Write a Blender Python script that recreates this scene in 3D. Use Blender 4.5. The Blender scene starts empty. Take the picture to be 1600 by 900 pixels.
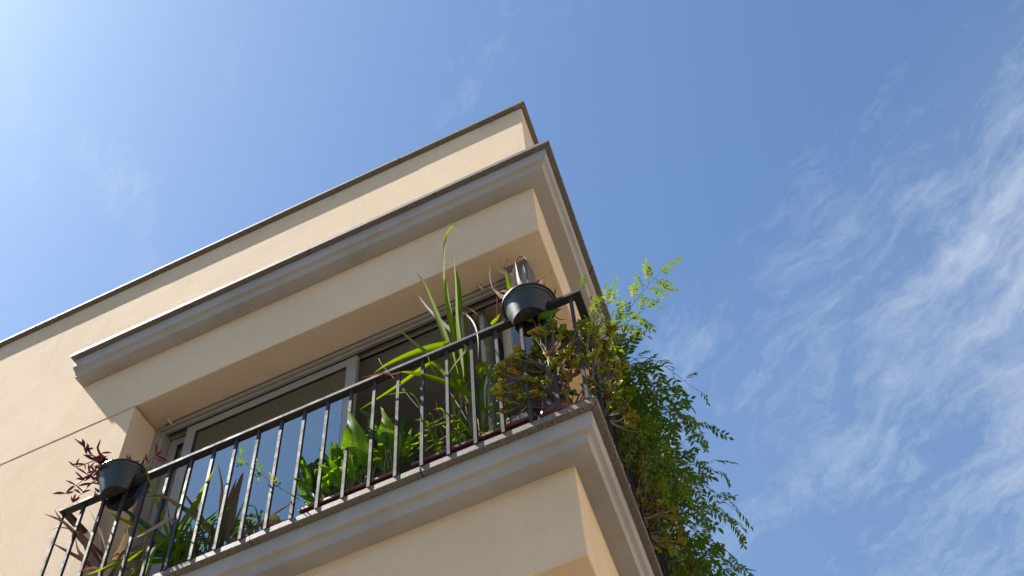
import bpy, bmesh, math, random
from mathutils import Vector, Matrix

# ------------------------------------------------------------------ camera, sky, sun, exposure
scene = bpy.context.scene
COL = scene.collection
R3 = math.radians
# metres; the lens is the origin, the ground 1.6 m below it; X runs along the street front,
# Y into the building, Z up
cam_d = bpy.data.cameras.new('camera')
cam = bpy.data.objects.new('camera', cam_d)
COL.objects.link(cam)
cam_d.sensor_width = 36.0
cam_d.lens = 42.614
cam_d.clip_start = 0.05
cam_d.clip_end = 2000.0
RIGHT = Vector((0.902185, 0.427650, -0.056373))
DOWN = Vector((-0.387485, 0.746069, -0.541513))
FWD = Vector((-0.189520, 0.510389, 0.838800))
cam.matrix_world = Matrix(((RIGHT.x, -DOWN.x, -FWD.x, 0), (RIGHT.y, -DOWN.y, -FWD.y, 0),
                           (RIGHT.z, -DOWN.z, -FWD.z, 0), (0, 0, 0, 1)))
scene.camera = cam

SUN_FROM = Vector((-0.641, -0.158, 1.0)).normalized()
SUN_EL = math.asin(SUN_FROM.z)
SUN_ROT = math.atan2(SUN_FROM.x, SUN_FROM.y) % (2 * math.pi)

world = bpy.data.worlds.new('World')
scene.world = world
world.use_nodes = True


class NT:
    def __init__(s, tree):
        s.t = tree
        s.n = tree.nodes
        s.l = tree.links

    def node(s, kind, **kw):
        n = s.n.new(kind)
        for k, v in kw.items():
            setattr(n, k, v)
        return n

    def put(s, sock, v):
        if hasattr(v, 'is_linked') or isinstance(v, bpy.types.NodeSocket):
            s.l.new(v, sock)
        elif v is not None:
            sock.default_value = v

    def math(s, op, a, b=None, c=None, clamp=False):
        n = s.node('ShaderNodeMath', operation=op, use_clamp=clamp)
        for i, v in enumerate((a, b, c)):
            if v is not None:
                s.put(n.inputs[i], v)
        return n.outputs[0]

    def vec(s, x, y, z):
        n = s.node('ShaderNodeCombineXYZ')
        for i, v in enumerate((x, y, z)):
            s.put(n.inputs[i], v)
        return n.outputs[0]

    def noise(s, vec, scale, detail=4.0, rough=0.55, dist=0.0):
        n = s.node('ShaderNodeTexNoise')
        if vec is not None:
            s.put(n.inputs['Vector'], vec)
        n.inputs['Scale'].default_value = scale
        n.inputs['Detail'].default_value = detail
        n.inputs['Roughness'].default_value = rough
        n.inputs['Distortion'].default_value = dist
        return n.outputs['Fac']

    def ramp(s, fac, a, b, lo=0.0, hi=1.0, smooth=True):
        n = s.node('ShaderNodeMapRange', interpolation_type='SMOOTHSTEP' if smooth else 'LINEAR')
        s.put(n.inputs[0], fac)
        for i, v in enumerate((a, b, lo, hi)):
            n.inputs[i + 1].default_value = v
        return n.outputs[0]

    def mix(s, fac, a, b, blend='MIX'):
        n = s.node('ShaderNodeMix', data_type='RGBA', blend_type=blend)
        s.put(n.inputs[0], fac)
        for i, v in ((6, a), (7, b)):
            s.put(n.inputs[i], v if not isinstance(v, (tuple, list)) else (*v[:3], 1.0))
        return n.outputs[2]


def build_world():
    t = NT(world.node_tree)
    t.n.clear()
    sky = t.node('ShaderNodeTexSky', sky_type='NISHITA')
    sky.sun_disc = False
    sky.sun_elevation = SUN_EL
    sky.sun_rotation = SUN_ROT
    sky.altitude = 60.0
    sky.air_density = 1.0
    sky.dust_density = 0.9
    sky.ozone_density = 1.5
    tc = t.node('ShaderNodeTexCoord')
    sep = t.node('ShaderNodeSeparateXYZ')
    t.l.new(tc.outputs['Generated'], sep.inputs[0])
    zc = t.math('MAXIMUM', sep.outputs[2], 0.06)
    u = t.math('DIVIDE', sep.outputs[0], zc)      # a flat sheet of high cloud overhead
    v = t.math('DIVIDE', sep.outputs[1], zc)
    # streak axes: s along the wind, q across it
    s_ = t.math('SUBTRACT', t.math('MULTIPLY', u, 0.81), t.math('MULTIPLY', v, 0.585))
    q_ = t.math('ADD', t.math('MULTIPLY', u, 0.585), t.math('MULTIPLY', v, 0.81))
    warp = t.noise(t.vec(s_, q_, 3.1), 1.7, 2.0, 0.5)
    q2 = t.math('ADD', q_, t.math('MULTIPLY', t.math('SUBTRACT', warp, 0.5), 0.24))
    warp2 = t.noise(t.vec(s_, q_, 8.7), 5.0, 5.0, 0.6)
    warp3 = t.noise(t.vec(s_, q_, 2.2), 5.0, 5.0, 0.6)
    q3 = t.math('ADD', q2, t.math('MULTIPLY', t.math('SUBTRACT', warp2, 0.5), 0.12))
    s3 = t.math('ADD', s_, t.math('MULTIPLY', t.math('SUBTRACT', warp3, 0.5), 0.15))
    band = t.noise(t.vec(t.math('MULTIPLY', s3, 1.3), t.math('MULTIPLY', q3, 2.4), 1.7), 2.1, 4.0, 0.55)
    streak = t.noise(t.vec(t.math('MULTIPLY', s3, 3.2), t.math('MULTIPLY', q3, 9.0), 4.4), 2.0, 9.0, 0.68)
    fine = t.noise(t.vec(t.math('MULTIPLY', s3, 13.0), t.math('MULTIPLY', q3, 21.0), 5.2), 2.6, 6.0, 0.7)
    cover = t.noise(t.vec(u, v, 0.4), 1.15, 2.0, 0.5)
    bank = t.ramp(q2, 0.40, 0.80)
    dq = t.math('DIVIDE', t.math('SUBTRACT', q3, 0.79), 0.075)
    crest = t.math('POWER', 2.718, t.math('MULTIPLY', t.math('MULTIPLY', dq, dq), -1.0))
    lim = t.math('ADD', t.math('MULTIPLY', bank, 0.24), t.math('MULTIPLY', t.math('SUBTRACT', cover, 0.5), 0.20))
    lim = t.math('ADD', lim, t.math('MULTIPLY', crest, 0.06))
    dens = t.math('ADD', t.math('SUBTRACT', band, 0.66), lim)
    dens = t.math('ADD', dens, t.math('MULTIPLY', t.math('SUBTRACT', streak, 0.5), 0.66))
    dens = t.math('ADD', dens, t.math('MULTIPLY', t.math('SUBTRACT', fine, 0.5), 0.34))
    dens = t.math('POWER', t.ramp(dens, -0.08, 0.48, 0.0, 1.0, smooth=False), 1.35)
    dens = t.math('MULTIPLY', dens, 0.72)
    veil = t.math('MULTIPLY', t.ramp(bank, 0.1, 1.0), 0.07)
    dens = t.math('MAXIMUM', dens, veil)
    scl = t.node('ShaderNodeVectorMath', operation='SCALE')
    tint = t.node('ShaderNodeVectorMath', operation='MULTIPLY')
    t.l.new(sky.outputs[0], tint.inputs[0])
    tint.inputs[1].default_value = (0.80, 0.98, 1.09)
    t.l.new(tint.outputs[0], scl.inputs[0])
    scl.inputs[3].default_value = 0.063
    col = t.mix(dens, scl.outputs[0], (0.29, 0.315, 0.35))
    bg = t.node('ShaderNodeBackground')
    t.l.new(col, bg.inputs[0])
    bg.inputs[1].default_value = 1.0
    out = t.node('ShaderNodeOutputWorld')
    t.l.new(bg.outputs[0], out.inputs[0])


build_world()
sun_d = bpy.data.lights.new('sun', 'SUN')
sun_d.energy = 5.0
sun_d.angle = R3(0.53)
sun_d.color = (1.0, 0.94, 0.85)
sun = bpy.data.objects.new('sun', sun_d)
COL.objects.link(sun)
sun.rotation_euler = (-SUN_FROM).to_track_quat('-Z', 'Y').to_euler()
sun.location = (-8, -2, 20)

vs = scene.view_settings
vs.view_transform = 'Standard'
vs.look = 'None'
vs.exposure = 1.5
vs.gamma = 1.0
vs.use_curve_mapping = False
scene.render.engine = 'CYCLES'
scene.cycles.max_bounces = 8
scene.cycles.diffuse_bounces = 5
scene.cycles.transparent_max_bounces = 12

# ------------------------------------------------------------------ helpers
rng = random.Random(41)


class MB:
    """collects faces for one mesh"""
    def __init__(s):
        s.v = []
        s.f = []
        s.uv = []
        s.sm = []

    def vert(s, p):
        s.v.append(tuple(p))
        return len(s.v) - 1

    def face(s, ids, uv=None, smooth=False):
        s.f.append(tuple(ids))
        s.uv.append(uv)
        s.sm.append(smooth)

    def box(s, x0, x1, y0, y1, z0, z1, c=0.0):
        s.prism([(x0, y0), (x1, y0), (x1, y1), (x0, y1)], z0, z1, c)

    def prism(s, poly, z0, z1, c=0.0):
        """upright prism over a counter-clockwise outline, with its edges chamfered by c"""
        n = len(poly)
        if c <= 0:
            rings = [(poly, z0), (poly, z1)]
        else:
            ins = inset(poly, c)
            rings = [(ins, z0), (poly, z0 + c), (poly, z1 - c), (ins, z1)]
        ids = [[s.vert((p[0], p[1], z)) for p in r] for r, z in rings]
        s.face(list(reversed(ids[0])))
        for a, b in zip(ids, ids[1:]):
            for i in range(n):
                j = (i + 1) % n
                s.face((a[i], a[j], b[j], b[i]))
        s.face(ids[-1])

    def bar(s, a, b, wx, wz, up=(0, 0, 1), c=0.0):
        """square bar between two points"""
        a, b = Vector(a), Vector(b)
        d = (b - a).normalized()
        upv = Vector(up)
        sx = d.cross(upv).normalized() * wx / 2
        sz = sx.cross(d).normalized() * wz / 2
        ring = [(-1, -1), (1, -1), (1, 1), (-1, 1)]
        i0 = [s.vert(a + sx * p + sz * q_) for p, q_ in ring]
        i1 = [s.vert(b + sx * p + sz * q_) for p, q_ in ring]
        s.face(list(reversed(i0)))
        s.face(i1)
        for i in range(4):
            j = (i + 1) % 4
            s.face((i0[i], i0[j], i1[j], i1[i]))

    def tube(s, pts, rad, n=6):
        pts = [Vector(p) for p in pts]
        rings = []
        for k, p in enumerate(pts):
            d = (pts[min(k + 1, len(pts) - 1)] - pts[max(k - 1, 0)]).normalized()
            ref = Vector((0, 0, 1)) if abs(d.z) < 0.9 else Vector((1, 0, 0))
            a = d.cross(ref).normalized()
            b = a.cross(d)
            r = rad(k / (len(pts) - 1)) if callable(rad) else rad
            rings.append([s.vert(p + (a * math.cos(6.2832 * i / n) + b * math.sin(6.2832 * i / n)) * r) for i in range(n)])
        for r0, r1 in zip(rings, rings[1:]):
            for i in range(n):
                j = (i + 1) % n
                s.face((r0[i], r0[j], r1[j], r1[i]), smooth=True)
        s.face(list(reversed(rings[0])))
        s.face(rings[-1])

    def lathe(s, prof, cx=0, cy=0, n=36, a0=0.0, a1=2 * math.pi):
        full = abs(a1 - a0 - 2 * math.pi) < 1e-6
        m = n if full else n + 1
        rings = []
        for r, z in prof:
            rings.append([s.vert((cx + r * math.cos(a0 + (a1 - a0) * i / n), cy + r * math.sin(a0 + (a1 - a0) * i / n), z)) for i in range(m)])
        for r0, r1 in zip(rings, rings[1:]):
            for i in range(n):
                j = (i + 1) % m
                s.face((r0[i], r0[j], r1[j], r1[i]), smooth=True)
        return rings

    def build(s, name, mat, parent=None, loc=None):
        me = bpy.data.meshes.new(name)
        me.from_pydata(s.v, [], s.f)
        if any(u is not None for u in s.uv):
            lay = me.uv_layers.new(name='UVMap')
            k = 0
            for f, u in zip(s.f, s.uv):
                for i in range(len(f)):
                    lay.data[k].uv = u[i] if u else (0.5, 0.5)
                    k += 1
        me.polygons.foreach_set('use_smooth', s.sm)
        me.materials.append(mat)
        me.update()
        return link(name, me, parent, loc)


def link(name, data, parent=None, loc=None):
    o = bpy.data.objects.new(name, data)
    COL.objects.link(o)
    if parent is not None:
        o.parent = parent
    if loc is not None:
        o.location = loc
    return o


def inset(poly, c):
    n = len(poly)
    out = []
    for i in range(n):
        p0, p1, p2 = (Vector(poly[i - 1]), Vector(poly[i]), Vector(poly[(i + 1) % n]))
        d1, d2 = (p1 - p0).normalized(), (p2 - p1).normalized()
        n1, n2 = Vector((-d1.y, d1.x)), Vector((-d2.y, d2.x))
        b = (n1 + n2)
        b = b / max(b.length_squared / 2, 1e-6)
        out.append(tuple(p1 + b * c))
    return out


def thing(name, label, cat, loc=(0, 0, 0), group=None):
    o = link(name, None, None, loc)
    o['label'] = label
    o['category'] = cat
    if group:
        o['group'] = group
    return o


def structure(o):
    o['kind'] = 'structure'
    return o


# ------------------------------------------------------------------ materials
def material(name):
    m = bpy.data.materials.new(name)
    m.use_nodes = True
    t = NT(m.node_tree)
    t.n.clear()
    out = t.node('ShaderNodeOutputMaterial')
    p = t.node('ShaderNodeBsdfPrincipled')
    t.l.new(p.outputs[0], out.inputs[0])
    return m, t, p, out


def obj_pos(t):
    return t.node('ShaderNodeNewGeometry').outputs['Position']


def bump(t, p, height, strength, dist):
    b = t.node('ShaderNodeBump')
    b.inputs['Strength'].default_value = strength
    b.inputs['Distance'].default_value = dist
    t.l.new(height, b.inputs['Height'])
    t.l.new(b.outputs[0], p.inputs['Normal'])


def mat_stucco(name, base, dark, light, grain=1.0):
    m, t, p, _ = material(name)
    pos = obj_pos(t)
    big = t.noise(pos, 0.8, 5.0, 0.6)
    mid = t.noise(pos, 6.0, 5.0, 0.6)
    fine = t.noise(pos, 120.0, 3.0, 0.7)
    grit = t.noise(pos, 260.0, 2.0, 0.6)
    col = t.mix(t.ramp(big, 0.35, 0.7), base, dark)
    col = t.mix(t.math('MULTIPLY', t.ramp(mid, 0.45, 0.75), 0.5), col, light)
    col = t.mix(t.math('MULTIPLY', t.ramp(fine, 0.54, 0.78), 0.55), col, (0.80, 0.70, 0.56))
    col = t.mix(t.math('MULTIPLY', t.ramp(grit, 0.3, 0.5, 1.0, 0.0), 0.22), col, tuple(c * 0.55 for c in base))
    # faint dribbles of dirt running down below the edges
    sep = t.node('ShaderNodeSeparateXYZ')
    t.l.new(pos, sep.inputs[0])
    drip = t.noise(t.vec(t.math('MULTIPLY', sep.outputs[0], 9.0), t.math('MULTIPLY', sep.outputs[1], 9.0), t.math('MULTIPLY', sep.outputs[2], 0.7)), 1.0, 4.0, 0.6)
    col = t.mix(t.math('MULTIPLY', t.ramp(drip, 0.56, 0.78), 0.13), col, tuple(c * 0.5 for c in dark))
    # grime washed down from the joints of the coping
    patch = t.noise(t.vec(t.math('MULTIPLY', sep.outputs[0], 2.1), t.math('MULTIPLY', sep.outputs[1], 2.1), t.math('MULTIPLY', sep.outputs[2], 0.35)), 1.0, 5.0, 0.65)
    wash = t.math('MULTIPLY', t.ramp(patch, 0.54, 0.74), t.ramp(sep.outputs[2], 9.05, 9.27))
    col = t.mix(t.math('MULTIPLY', wash, 0.6), col, (0.16, 0.12, 0.085))
    t.l.new(col, p.inputs['Base Color'])
    p.inputs['Roughness'].default_value = 0.92
    p.inputs['Specular IOR Level'].default_value = 0.25
    h = t.math('ADD', t.math('MULTIPLY', fine, 1.0), t.math('MULTIPLY', grit, 0.5))
    h = t.math('ADD', h, t.math('MULTIPLY', t.noise(pos, 24.0, 3.0, 0.6), 0.35))
    h = t.math('ADD', h, t.math('MULTIPLY', t.noise(pos, 2.0, 2.0, 0.5), 1.6))
    bump(t, p, h, 0.7 * grain, 0.006)
    return m


def mat_granite(name):
    m, t, p, _ = material(name)
    pos = obj_pos(t)
    a = t.noise(pos, 190.0, 2.0, 0.6)
    b = t.noise(pos, 95.0, 2.0, 0.6)
    big = t.noise(pos, 5.0, 4.0, 0.6)
    col = t.mix(t.ramp(a, 0.42, 0.58), (0.050, 0.038, 0.030), (0.225, 0.19, 0.155))
    col = t.mix(t.ramp(b, 0.56, 0.66), col, (0.06, 0.055, 0.05))
    col = t.mix(t.math('MULTIPLY', t.ramp(big, 0.4, 0.75), 0.45), col, (0.13, 0.11, 0.085))
    t.l.new(col, p.inputs['Base Color'])
    p.inputs['Roughness'].default_value = 0.62
    bump(t, p, t.math('ADD', a, big), 0.35, 0.003)
    return m


def mat_paint(name, base, rough=0.7, dirt=(0.3, 0.27, 0.23), amount=0.35, bmp=0.25):
    m, t, p, _ = material(name)
    pos = obj_pos(t)
    big = t.noise(pos, 2.2, 6.0, 0.65)
    mid = t.noise(pos, 22.0, 5.0, 0.65)
    spot = t.noise(pos, 75.0, 2.0, 0.5)
    col = t.mix(t.math('MULTIPLY', t.ramp(big, 0.42, 0.78), amount), base, dirt)
    col = t.mix(t.math('MULTIPLY', t.ramp(mid, 0.5, 0.8), amount * 0.5), col, tuple(c * 0.8 for c in base))
    col = t.mix(t.math('MULTIPLY', t.ramp(spot, 0.7, 0.78), amount), col, dirt)
    t.l.new(col, p.inputs['Base Color'])
    p.inputs['Roughness'].default_value = rough
    bump(t, p, t.math('ADD', mid, t.math('MULTIPLY', big, 2.0)), bmp, 0.004)
    return m


def mat_metal_paint(name, base, rough=0.45, worn=(0.3, 0.29, 0.28), spec=0.5, metallic=0.0):
    m, t, p, _ = material(name)
    pos = obj_pos(t)
    a = t.noise(pos, 14.0, 5.0, 0.65)
    b = t.noise(pos, 120.0, 3.0, 0.6)
    col = t.mix(t.math('MULTIPLY', t.ramp(a, 0.45, 0.8), 0.5), base, worn)
    col = t.mix(t.math('MULTIPLY', t.ramp(b, 0.6, 0.75), 0.4), col, tuple(c * 0.6 for c in base))
    t.l.new(col, p.inputs['Base Color'])
    t.l.new(t.ramp(a, 0.3, 0.8, rough - 0.08, rough + 0.15), p.inputs['Roughness'])
    p.inputs['Specular IOR Level'].default_value = spec
    p.inputs['Metallic'].default_value = metallic
    bump(t, p, b, 0.15, 0.002)
    return m


def mat_glass(name):
    m = bpy.data.materials.new(name)
    m.use_nodes = True
    t = NT(m.node_tree)
    t.n.clear()
    out = t.node('ShaderNodeOutputMaterial')
    gl = t.node('ShaderNodeBsdfGlossy')
    gl.inputs['Roughness'].default_value = 0.015
    gl.inputs['Color'].default_value = (0.76, 0.92, 1.0, 1)
    tr = t.node('ShaderNodeBsdfTransparent')
    tr.inputs['Color'].default_value = (0.5, 0.55, 0.55, 1)
    fr = t.node('ShaderNodeFresnel')
    fr.inputs['IOR'].default_value = 3.8
    nz = t.noise(obj_pos(t), 1.6, 2.0, 0.5)
    b = t.node('ShaderNodeBump')
    b.inputs['Strength'].default_value = 0.12
    b.inputs['Distance'].default_value = 0.01
    t.l.new(nz, b.inputs['Height'])
    t.l.new(b.outputs[0], gl.inputs['Normal'])
    mx = t.node('ShaderNodeMixShader')
    t.l.new(fr.outputs[0], mx.inputs[0])
    t.l.new(tr.outputs[0], mx.inputs[1])
    t.l.new(gl.outputs[0], mx.inputs[2])
    t.l.new(mx.outputs[0], out.inputs[0])
    return m


def mat_leaf(name, base, alt, tip=None, rib=None, gloss=0.5, trans=0.4, mottled=None, stripes=0.0, tipstart=0.82, spec=0.12):
    """leaf: colour varies from leaf to leaf and along the blade (v of the UV runs base to tip)"""
    m, t, p, out = material(name)
    pos = obj_pos(t)
    oi = t.node('ShaderNodeObjectInfo')
    uv = t.node('ShaderNodeUVMap')
    sep = t.node('ShaderNodeSeparateXYZ')
    t.l.new(uv.outputs[0], sep.inputs[0])
    n1 = t.noise(pos, 26.0, 4.0, 0.6)
    f = t.math('ADD', t.math('MULTIPLY', oi.outputs['Random'], 0.75), t.math('MULTIPLY', t.math('SUBTRACT', n1, 0.5), 0.9), clamp=True)
    col = t.mix(f, base, alt)
    if mottled:
        sp = t.noise(pos, 95.0, 2.0, 0.5)
        col = t.mix(t.math('MULTIPLY', t.ramp(sp, 0.56, 0.66), 0.8), col, mottled)
    ax = t.math('ABSOLUTE', t.math('SUBTRACT', sep.outputs[0], 0.5))
    if stripes > 0:
        st = t.math('SINE', t.math('MULTIPLY', sep.outputs[0], 38.0))
        col = t.mix(t.math('MULTIPLY', t.math('ADD', t.math('MULTIPLY', st, 0.5), 0.5), stripes), col, tuple(c * 0.5 for c in base))
    if rib:
        col = t.mix(t.ramp(ax, 0.03, 0.09, 0.75, 0.0), col, rib)
    if tip:
        k = t.math('ADD', sep.outputs[1], t.math('MULTIPLY', t.math('SUBTRACT', n1, 0.5), 0.25))
        col = t.mix(t.ramp(k, tipstart, tipstart + 0.14), col, tip)
    t.l.new(col, p.inputs['Base Color'])
    p.inputs['Roughness'].default_value = gloss
    p.inputs['Specular IOR Level'].default_value = spec
    bump(t, p, n1, 0.2, 0.003)
    tl = t.node('ShaderNodeBsdfTranslucent')
    hs = t.node('ShaderNodeHueSaturation')
    hs.inputs['Value'].default_value = 1.45
    hs.inputs['Saturation'].default_value = 1.1
    t.l.new(col, hs.inputs['Color'])
    t.l.new(hs.outputs[0], tl.inputs[0])
    mx = t.node('ShaderNodeMixShader')
    mx.inputs[0].default_value = trans
    t.l.new(p.outputs[0], mx.inputs[1])
    t.l.new(tl.outputs[0], mx.inputs[2])
    t.l.new(mx.outputs[0], out.inputs[0])
    return m


M = {}
M['stucco'] = mat_stucco('cream_stucco', (0.655, 0.495, 0.33), (0.595, 0.44, 0.285), (0.685, 0.53, 0.365))
M['pale_stucco'] = mat_stucco('pale_stucco', (0.58, 0.52, 0.43), (0.52, 0.46, 0.38), (0.62, 0.56, 0.47))
M['joint'] = mat_stucco('ochre_joint', (0.42, 0.26, 0.115), (0.36, 0.22, 0.10), (0.45, 0.29, 0.14), 0.6)
M['granite'] = mat_granite('speckled_granite')
M['mould'] = mat_paint('grey_moulding_paint', (0.315, 0.292, 0.268), 0.7, (0.18, 0.16, 0.14), 0.5)
M['rail'] = mat_metal_paint('grey_railing_paint', (0.026, 0.025, 0.026), 0.62, (0.048, 0.045, 0.044), 0.25)
M['alu'] = mat_metal_paint('taupe_aluminium', (0.27, 0.24, 0.205), 0.42, (0.33, 0.30, 0.255), 0.4, 0.15)
M['post'] = mat_metal_paint('slate_post', (0.085, 0.085, 0.10), 0.38, (0.13, 0.13, 0.145), 0.5)
M['gasket'] = mat_metal_paint('black_rubber', (0.015, 0.015, 0.016), 0.6, (0.03, 0.03, 0.03))
M['glass'] = mat_glass('window_glass')
M['room'] = mat_paint('room_plaster', (0.30, 0.28, 0.255), 0.9)
M['floor'] = mat_paint('floor_tile', (0.30, 0.22, 0.17), 0.6)
M['pot'] = mat_metal_paint('anthracite_plastic', (0.016, 0.016, 0.017), 0.42, (0.027, 0.026, 0.027))
M['terracotta'] = mat_paint('terracotta', (0.13, 0.036, 0.022), 0.5, (0.07, 0.024, 0.018), 0.5)
M['trough'] = mat_metal_paint('maroon_plastic', (0.10, 0.022, 0.018), 0.4, (0.16, 0.05, 0.04))
M['soil'] = mat_paint('potting_soil', (0.035, 0.024, 0.016), 0.95, (0.06, 0.04, 0.025), 0.8, 0.8)
M['asphalt'] = mat_paint('asphalt', (0.055, 0.054, 0.053), 0.9, (0.09, 0.085, 0.08))
M['paving'] = mat_paint('pavement_concrete', (0.20, 0.165, 0.125), 0.9)
M['wire'] = mat_metal_paint('thin_wire', (0.04, 0.036, 0.034), 0.5)
M['peg'] = mat_paint('beige_plastic', (0.50, 0.40, 0.27), 0.5)
GREEN = (0.060, 0.135, 0.022)
M['leaf_bright'] = mat_leaf('yellow_green_blade', (0.130, 0.205, 0.006), (0.205, 0.250, 0.009), (0.20, 0.11, 0.03), (0.19, 0.24, 0.02), 0.7, 0.45, None, 0.45, 0.9, 0.04)
M['leaf_mid'] = mat_leaf('mid_green_blade', (0.072, 0.155, 0.008), (0.130, 0.205, 0.011), (0.18, 0.11, 0.035), (0.14, 0.21, 0.03), 0.7, 0.42, None, 0.45, 0.92, 0.05)
M['leaf_dark'] = mat_leaf('dark_green_blade', (0.022, 0.062, 0.010), (0.048, 0.105, 0.013), None, (0.06, 0.12, 0.02), 0.4, 0.32, None, 0.0, 0.82, 0.3)
M['leaf_arum'] = mat_leaf('spotted_arum_leaf', (0.085, 0.200, 0.006), (0.150, 0.255, 0.009), None, (0.22, 0.31, 0.05), 0.5, 0.5, (0.26, 0.36, 0.09), 0.0, 0.82, 0.06)
M['leaf_dry'] = mat_leaf('rust_brown_dry_leaf', (0.150, 0.070, 0.045), (0.22, 0.115, 0.078), (0.20, 0.045, 0.028), None, 0.65, 0.2, None, 0.35, 0.8)
M['leaf_brown'] = mat_leaf('brown_green_aloe', (0.085, 0.078, 0.026), (0.135, 0.088, 0.045), (0.15, 0.055, 0.028), None, 0.55, 0.15, None, 0.3, 0.6)
M['leaf_pale'] = mat_leaf('bleached_leaf', (0.30, 0.25, 0.215), (0.24, 0.18, 0.145), (0.27, 0.165, 0.115), None, 0.6, 0.25, None, 0.4, 0.9)
M['leaf_straw'] = mat_leaf('straw_brown_leaf', (0.20, 0.130, 0.085), (0.28, 0.19, 0.13), None, None, 0.65, 0.25, None, 0.4)
M['leaf_purple'] = mat_leaf('purple_leaf', (0.045, 0.008, 0.016), (0.105, 0.020, 0.030), None, (0.10, 0.025, 0.04), 0.5, 0.18)
M['leaf_jasmine'] = mat_leaf('jasmine_leaf', (0.042, 0.098, 0.010), (0.120, 0.175, 0.016), None, None, 0.42, 0.38, None, 0.0, 0.82, 0.3)
M['leaf_shoot'] = mat_leaf('young_jasmine_leaf', (0.095, 0.155, 0.012), (0.20, 0.235, 0.028), None, None, 0.38, 0.36, None, 0.0, 0.82, 0.45)
M['leaf_jade'] = mat_leaf('jade_leaf', (0.150, 0.195, 0.020), (0.27, 0.25, 0.030), (0.20, 0.075, 0.026), None, 0.4, 0.3, None, 0.0, 1.0)
M['leaf_jade_red'] = mat_leaf('reddened_jade_leaf', (0.20, 0.17, 0.024), (0.28, 0.15, 0.030), (0.24, 0.06, 0.024), None, 0.4, 0.3, None, 0.0, 0.95)
M['stem'] = mat_paint('woody_stem', (0.125, 0.080, 0.062), 0.75, (0.07, 0.05, 0.04), 0.6)
M['stem_green'] = mat_paint('green_stem', (0.10, 0.12, 0.035), 0.6, (0.12, 0.07, 0.03), 0.6)
M['stem_red'] = mat_paint('red_stem', (0.15, 0.055, 0.040), 0.6, (0.21, 0.12, 0.08), 0.7)
M['cactus'] = mat_paint('cactus_skin', (0.20, 0.22, 0.06), 0.7)
M['spine'] = mat_paint('straw_spines', (0.62, 0.50, 0.26), 0.7)

# ------------------------------------------------------------------ the setting
g = MB()
g.face([g.vert(p) for p in ((-400, -400, -1.75), (400, -400, -1.75), (400, 400, -1.75), (-400, 400, -1.75))])
structure(g.build('ground', M['asphalt']))
g = MB()
g.prism([(-60, 0.6), (1.0, 0.6), (0.6, 4.0), (-0.9, 16), (-60, 16)], -1.745, -1.6, 0.015)
structure(g.build('pavement', M['paving']))

# ------------------------------------------------------------------ unseen house across the side street, added for its warm bounce light
nb = thing('added_bounce_house', 'plain cream house added out of view across the side street for its bounce light', 'building')
mn = MB()
mn.prism([(7.0, -9.0), (16.0, -9.0), (15.0, 18.0), (5.6, 18.0)], -1.7, 9.6)
mn.build('wall', M['pale_stucco'], nb)
mn = MB()
mn.prism([(6.86, -9.1), (16.1, -9.1), (15.1, 18.1), (5.46, 18.1)], 9.601, 9.70, 0.01)
mn.build('coping', M['granite'], nb)
for zf in (1.9, 5.0):
    for k in range(6):
        yy = -7.0 + 4.2 * k
        xx = 7.0 - (yy + 9.0) * 1.4 / 27.0
        mn = MB()
        mn.box(xx - 0.075, xx + 0.03, yy, yy + 1.3, zf, zf + 1.9, 0.004)
        wn = mn.build('window', M['alu'], nb)
        mn = MB()
        mn.box(xx - 0.082, xx - 0.076, yy + 0.09, yy + 1.21, zf + 0.09, zf + 1.81)
        mn.build('pane', M['glass'], wn)

# ------------------------------------------------------------------ the building
TH = R3(7.0)
WD = Vector((-math.sin(TH), math.cos(TH)))          # the side street runs back along this line
YW = 4.06                                          # front wall plane
CX = -1.263                                        # its corner
LEFT = -11.0
SIDE = 9.0
Z_SOFFIT, Z_COR, Z_TOP = 7.255, 7.863, 9.262
Z_FLOOR = 5.002
STOREY = 3.07


def corner(o, yw=YW, cx=CX):
    """plan point where front and side lines, both set back by o from the wall planes, meet"""
    return Vector((cx - o / math.cos(TH) - o * math.tan(TH), yw + o))


def side_pt(o, d):
    c = corner(o)
    return Vector((c.x + WD.x * d, c.y + WD.y * d))


def outline(o, left=LEFT, depth=SIDE):
    """footprint set back by o"""
    c = corner(o)
    e = side_pt(o, depth)
    k = 0.010                                          # plaster arris, slightly rounded
    a, b = Vector((c.x - k, c.y)), c + WD * k
    m_ = (a + b) * 0.25 + c * 0.5
    return [(left, YW + o), (a.x, a.y), (m_.x, m_.y), (b.x, b.y), (e.x, e.y), (left, e.y)]


bld = thing('apartment_building', 'cream stucco corner building with grey cornice, loggia and railed balcony under a blue sky', 'building', (0, 0, 0))

REC = 0.29
JAMB = -4.576
m = MB()
m.prism(outline(0), Z_SOFFIT, Z_TOP, 0.006)
m.build('upper_wall', M['stucco'], bld)
m2 = MB()
m2.prism(outline(0.0, JAMB + 0.002), 4.149, 4.949, 0.006)
m2.build('lower_wall', M['stucco'], bld)
# wall to the left of the loggia: panels above a recessed joint
m = MB()
m.box(LEFT, JAMB, YW, 12.6, 4.165, Z_SOFFIT - 0.020)
m.build('wall_panel', M['stucco'], bld)
m = MB()
m.box(LEFT, JAMB, YW, 12.6, -1.6, 4.144)
m.build('wall_panel', M['stucco'], bld)
m = MB()
m.box(LEFT, JAMB - 0.02, YW + 0.004, 12.5, Z_SOFFIT - 0.021, Z_SOFFIT + 0.001)
m.box(LEFT, JAMB - 0.02, YW + 0.004, 12.5, 4.143, 4.166)
m.build('wall_joint', M['joint'], bld)
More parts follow.
